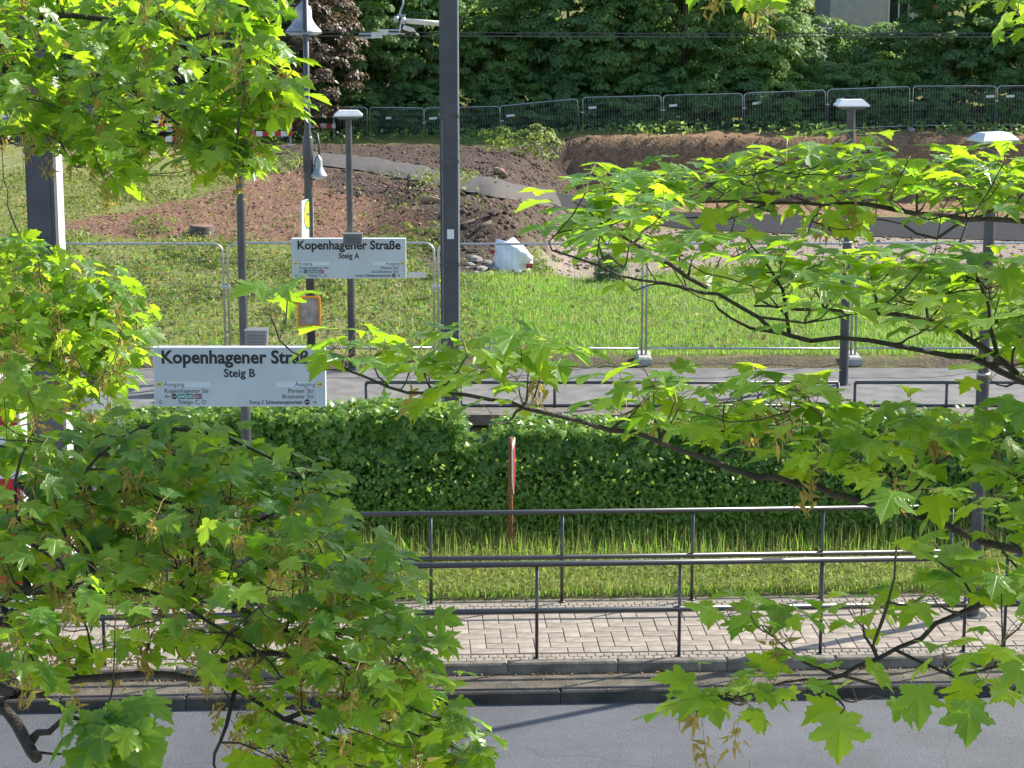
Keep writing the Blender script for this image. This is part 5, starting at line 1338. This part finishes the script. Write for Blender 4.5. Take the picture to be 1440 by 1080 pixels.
# ---- right tree
mr = Maple('maple tree whose thin branches reach in from the right', (3.7, 6.6, -.2))
mb = MB(); mb.tube([(3.7, 6.6, -.4), (3.68, 6.6, 2), (3.75, 6.6, 5), (3.7, 6.7, 8), (3.6, 6.8, 11), (3.5, 6.9, 13)], [.28, .22, .19, .15, .10, .03], 14); obj('trunk', mb, 'bark', mr.t, True)
tk2 = lambda z_: Vector((3.72, 6.65, z_))
def wr_(z_, *pts): return [tk2(z_)] + [P(*p) for p in pts]
mr.branch(wr_(7.0, (1700, 345, 7.2), (1520, 318, 7.2), (1440, 309, 7.2), (1360, 305, 7.1), (1290, 301, 7.0), (1220, 290, 7.0), (1120, 286, 6.9), (1010, 283, 6.9), (930, 288, 6.8)), 0.0245, 0.0032, True)
mr.branch(wr_(6.4, (1650, 600, 6.3), (1440, 538, 6.3), (1385, 512, 6.2), (1340, 498, 6.2), (1260, 484, 6.1), (1180, 478, 6.0), (1110, 472, 6.0), (1062, 446, 5.9), (1010, 412, 5.9), (965, 402, 5.8), (900, 395, 5.8), (840, 372, 5.7), (776, 352, 5.7)), 0.0218, 0.0024, True)
mr.branch([(1440, 538, 6.3), (1400, 500, 6.4), (1340, 465, 6.5), (1270, 445, 6.5), (1190, 438, 6.5), (1060, 430, 6.4)], 0.0109, 0.0032)
mr.branch([(1105, 472, 6.0), (1050, 462, 6.0), (1015, 435, 5.95), (1005, 425, 5.95)], 0.0048, 0.0024)
mr.branch([(990, 405, 5.85), (940, 371, 5.8), (907, 354, 5.8), (880, 337, 5.8), (852, 318, 5.8), (823, 290, 5.8), (806, 283, 5.8)], 0.0061, 0.0016)
mr.branch([(1400, 515, 6.2), (1395, 460, 6.1), (1380, 400, 6.0), (1350, 340, 6.0)], 0.0075, 0.0024)
mr.branch([(1110, 472, 6.0), (1100, 410, 6.0), (1070, 365, 6.0), (1050, 335, 6.0)], 0.0054, 0.0024)
mr.branch(wr_(5.9, (1650, 830, 5.9), (1440, 775, 5.9), (1340, 742, 5.9), (1243, 713, 5.8), (1187, 697, 5.8), (1147, 687, 5.8), (1090, 673, 5.7), (1027, 657, 5.7), (925, 620, 5.6), (860, 602, 5.6), (800, 590, 5.5), (735, 572, 5.5), (690, 561, 5.5), (610, 556, 5.4), (545, 545, 5.4), (480, 519, 5.4), (432, 510, 5.4), (395, 478, 5.4), (378, 440, 5.4)), 0.0231, 0.0016, True)
mr.branch([(1243, 713, 5.8), (1290, 690, 5.9), (1320, 650, 5.9), (1370, 620, 6.0)], 0.0061, 0.0024)
mr.branch(wr_(5.6, (1650, 770, 5.6), (1440, 832, 5.5), (1380, 850, 5.5), (1320, 880, 5.5), (1262, 913, 5.4), (1205, 938, 5.4), (1165, 955, 5.4)), 0.0190, 0.0048, True)
mr.branch([(1175, 950, 5.4), (1130, 928, 5.4), (1090, 898, 5.4), (1072, 880, 5.4)], 0.0041, 0.0016)
mr.branch([(1165, 955, 5.4), (1160, 975, 5.35), (1185, 990, 5.3), (1182, 1004, 5.3)], 0.0041, 0.0016)
mr.branch([(1170, 953, 5.4), (1100, 960, 5.35), (1030, 985, 5.3), (980, 1000, 5.3)], 0.0034, 0.0016)
mr.branch([(1380, 850, 5.5), (1350, 815, 5.5), (1320, 790, 5.5)], 0.0041, 0.0024)
mr.branch([(1262, 913, 5.4), (1340, 950, 5.3), (1400, 940, 5.3), (1450, 930, 5.3)], 0.0041, 0.0024)
mr.branch(wr_(8.2, (1700, -60, 7.0), (1480, -20, 7.0), (1250, -60, 7.0), (1080, -40, 7.0), (1000, -30, 7.0)), 0.0204, 0.0032, True)
mr.TILT = -.14; mr.DVAR = .15; up = .10
mr.spray([(840,262),(930,245),(1010,245),(1060,232),(1130,222),(1210,205),(1290,225),(1340,222),(1460,225),(1460,298),(1300,295),(1200,285),(1060,278),(960,275),(850,285)], 80, 7.0, 0.096, .08, k=(3, 5), seed=.06, upn=up, djit=.4, mind=24, pet=.06)
mr.spray([(1010,290),(1180,295),(1230,305),(1200,330),(1080,330),(1020,325)], 7, 6.9, 0.086, .5, k=(3, 4), djit=.2)
mr.TILT = -.06
mr.spray([(785,335),(800,300),(815,268),(860,265),(905,288),(1000,335),(1100,360),(1250,372),(1440,375),(1460,372),(1460,475),(1380,470),(1280,440),(1160,430),(1090,425),(1020,392),(900,360),(800,350)], 60, 6.0, 0.096, .10, k=(3, 5), seed=.05, upn=up, djit=.35, mind=28, pet=.06)
mr.spray([(1250,400),(1460,380),(1460,530),(1390,540),(1300,470)], 11, 6.3, 0.086, .25, k=(3, 4), upn=.16, djit=.25)
mr.TILT = 0
mr.spray([(385,428),(405,415),(420,420),(415,435)], 1, 5.4, 0.086, .35, k=(3, 4), djit=.05)
mr.spray([(445,505),(470,488),(545,486),(535,520),(470,525)], 5, 5.4, 0.082, .25, k=(3, 4), djit=.12, upn=.16)
mr.spray([(540,500),(600,490),(680,486),(790,492),(800,515),(740,535),(640,530),(560,530)], 15, 5.5, 0.084, .2, k=(3, 5), djit=.15, upn=.15, seed=.1)
mr.spray([(650,585),(740,585),(740,600),(670,600)], 1, 5.4, 0.082, .6, k=(1, 2), djit=.05)
mr.spray([(800,548),(860,535),(950,535),(960,580),(860,585)], 6, 5.6, 0.082, .15, k=(3, 4), djit=.12, upn=.15)
mr.spray([(940,580),(1000,560),(1060,545),(1130,540),(1170,575),(1150,600),(1200,640),(1160,675),(1060,650),(960,620)], 24, 5.7, 0.086, .2, k=(3, 5), djit=.25, upn=.16)
mr.spray([(1150,580),(1260,570),(1370,600),(1460,590),(1460,720),(1340,730),(1240,700),(1150,660)], 24, 5.8, 0.086, .22, k=(3, 5), djit=.25, upn=.17, seed=.08)
mr.spray([(1330,800),(1340,755),(1400,745),(1460,740),(1460,860),(1380,850)], 6, 5.5, 0.080, .25, k=(3, 4), djit=.15)
mr.spray([(1195,850),(1260,835),(1330,835),(1340,870),(1240,905),(1200,880)], 5, 5.45, 0.080, .18, k=(3, 4), djit=.15)
mr.spray([(990,875),(1060,860),(1150,870),(1180,890),(1120,910),(1010,905)], 5, 5.4, 0.080, .25, k=(3, 4), djit=.12)
mr.spray([(940,985),(1000,960),(1090,955),(1100,975),(1040,1000),(950,1005)], 6, 5.3, 0.080, .2, k=(3, 5), djit=.12, seed=.15)
mr.spray([(1280,910),(1460,880),(1460,970),(1350,960)], 5, 5.3, 0.080, .3, k=(3, 4), djit=.15)
mr.spray([(1140,965),(1240,960),(1260,985),(1170,995)], 2, 5.35, 0.080, .3, k=(3, 3), djit=.08)
mr.spray([(1395,-20),(1460,-20),(1460,55),(1405,45)], 6, 7.0, 0.086, .5, djit=.2)
mr.spray([(985,-25),(1100,-25),(1090,6),(1000,10)], 3, 7.0, 0.086, .5, k=(3, 4), djit=.1, seed=.8)
for (u_, v_, d_, sz, dr) in ((1180, 1006, 5.25, .112, 1.25), (1362, 988, 5.2, .098, 1.2), (1290, 965, 5.25, .095, .9), (590, 870, 6.3, .09, .4)):
    (mr if u_ > 700 else ml).leaf(P(u_, v_, d_), -1.57, dr, sz, .05)
for (u_, v_) in ((987, 1012), (1040, 1005)): mr.seedhang(P(u_, v_, 5.3))

# ---- leaves on the outer parts of the branches, just outside the view
mr.spray([(1470,235),(1720,260),(1720,340),(1470,305)], 26, 7.1, .098, .12, k=(3, 5), djit=.35, upn=.12)
mr.spray([(1470,400),(1660,470),(1660,600),(1470,530)], 22, 6.3, .098, .15, k=(3, 5), djit=.3, upn=.12)
mr.spray([(1470,640),(1660,720),(1660,830),(1470,770)], 18, 5.9, .095, .2, k=(3, 5), djit=.25, upn=.15)
mr.spray([(1470,760),(1660,720),(1660,780),(1470,830)], 12, 5.5, .095, .2, k=(3, 5), djit=.2, upn=.15)
ml.spray([(-190,-20),(-25,-20),(-25,200),(-190,180)], 30, 9.4, .098, .4, djit=.4)
ml.spray([(-190,420),(-25,400),(-25,900),(-190,900)], 36, 8.0, .092, .35, djit=.4)

# ---- upper crowns of the two maples, above the view; some placed for their shade
def crown(mp_, c_, rad_, n_, start):
    mp_.branch([start, Vector(start).lerp(Vector(c_), .5) + Vector((0, 0, .25)), c_], .05, .012, True)
    c_ = Vector(c_)
    for k in range(n_):
        d = Vector((random.gauss(0, 1), random.gauss(0, 1), random.gauss(0, 1))).normalized() * random.random() ** .4
        tip = c_ + Vector((d.x * rad_[0], d.y * rad_[1], d.z * rad_[2]))
        mp_.twig(c_.lerp(tip, .3), tip, .006); mp_.cluster(tip, 6, .125, .3)
crown(mr, (2.6, 9.7, 9.5), (1.7, .8, .5), 300, (3.65, 6.75, 8.6))  # unseen leaf mass added and sited to shade the lower left foliage
crown(mr, (3.9, 9.8, 9.8), (1.0, .8, .5), 120, (3.65, 6.75, 9.0))  # second unseen mass, added to carry that shade further down
crown(mr, (5.3, 8.1, 9.5), (.9, 1.2, .6), 60, (3.65, 6.75, 8.3))  # added out of view to shade the lower right leaves
crown(mr, (3.6, 6.4, 11.4), (1.2, 1.2, .8), 50, (3.62, 6.8, 10))
crown(ml, (-3.4, 7.6, 10.6), (1.5, 1.5, 1.0), 80, (-3.5, 7.75, 9))
ml.spray([(-20,520),(60,530),(55,700),(-20,705)], 13, 8.2, .095, .45, face=-.6, k=(2, 4), djit=.3)
ml.spray([(250,150),(330,195),(360,215),(320,250),(270,235)], 14, 8.9, .10, .5, face=-.8, seed=.5, djit=.15)
ml.spray([(345,110),(395,120),(408,165),(380,170)], 8, 9.0, .11, .5, seed=.4, djit=.12)
ml.finish(); mr.finish()
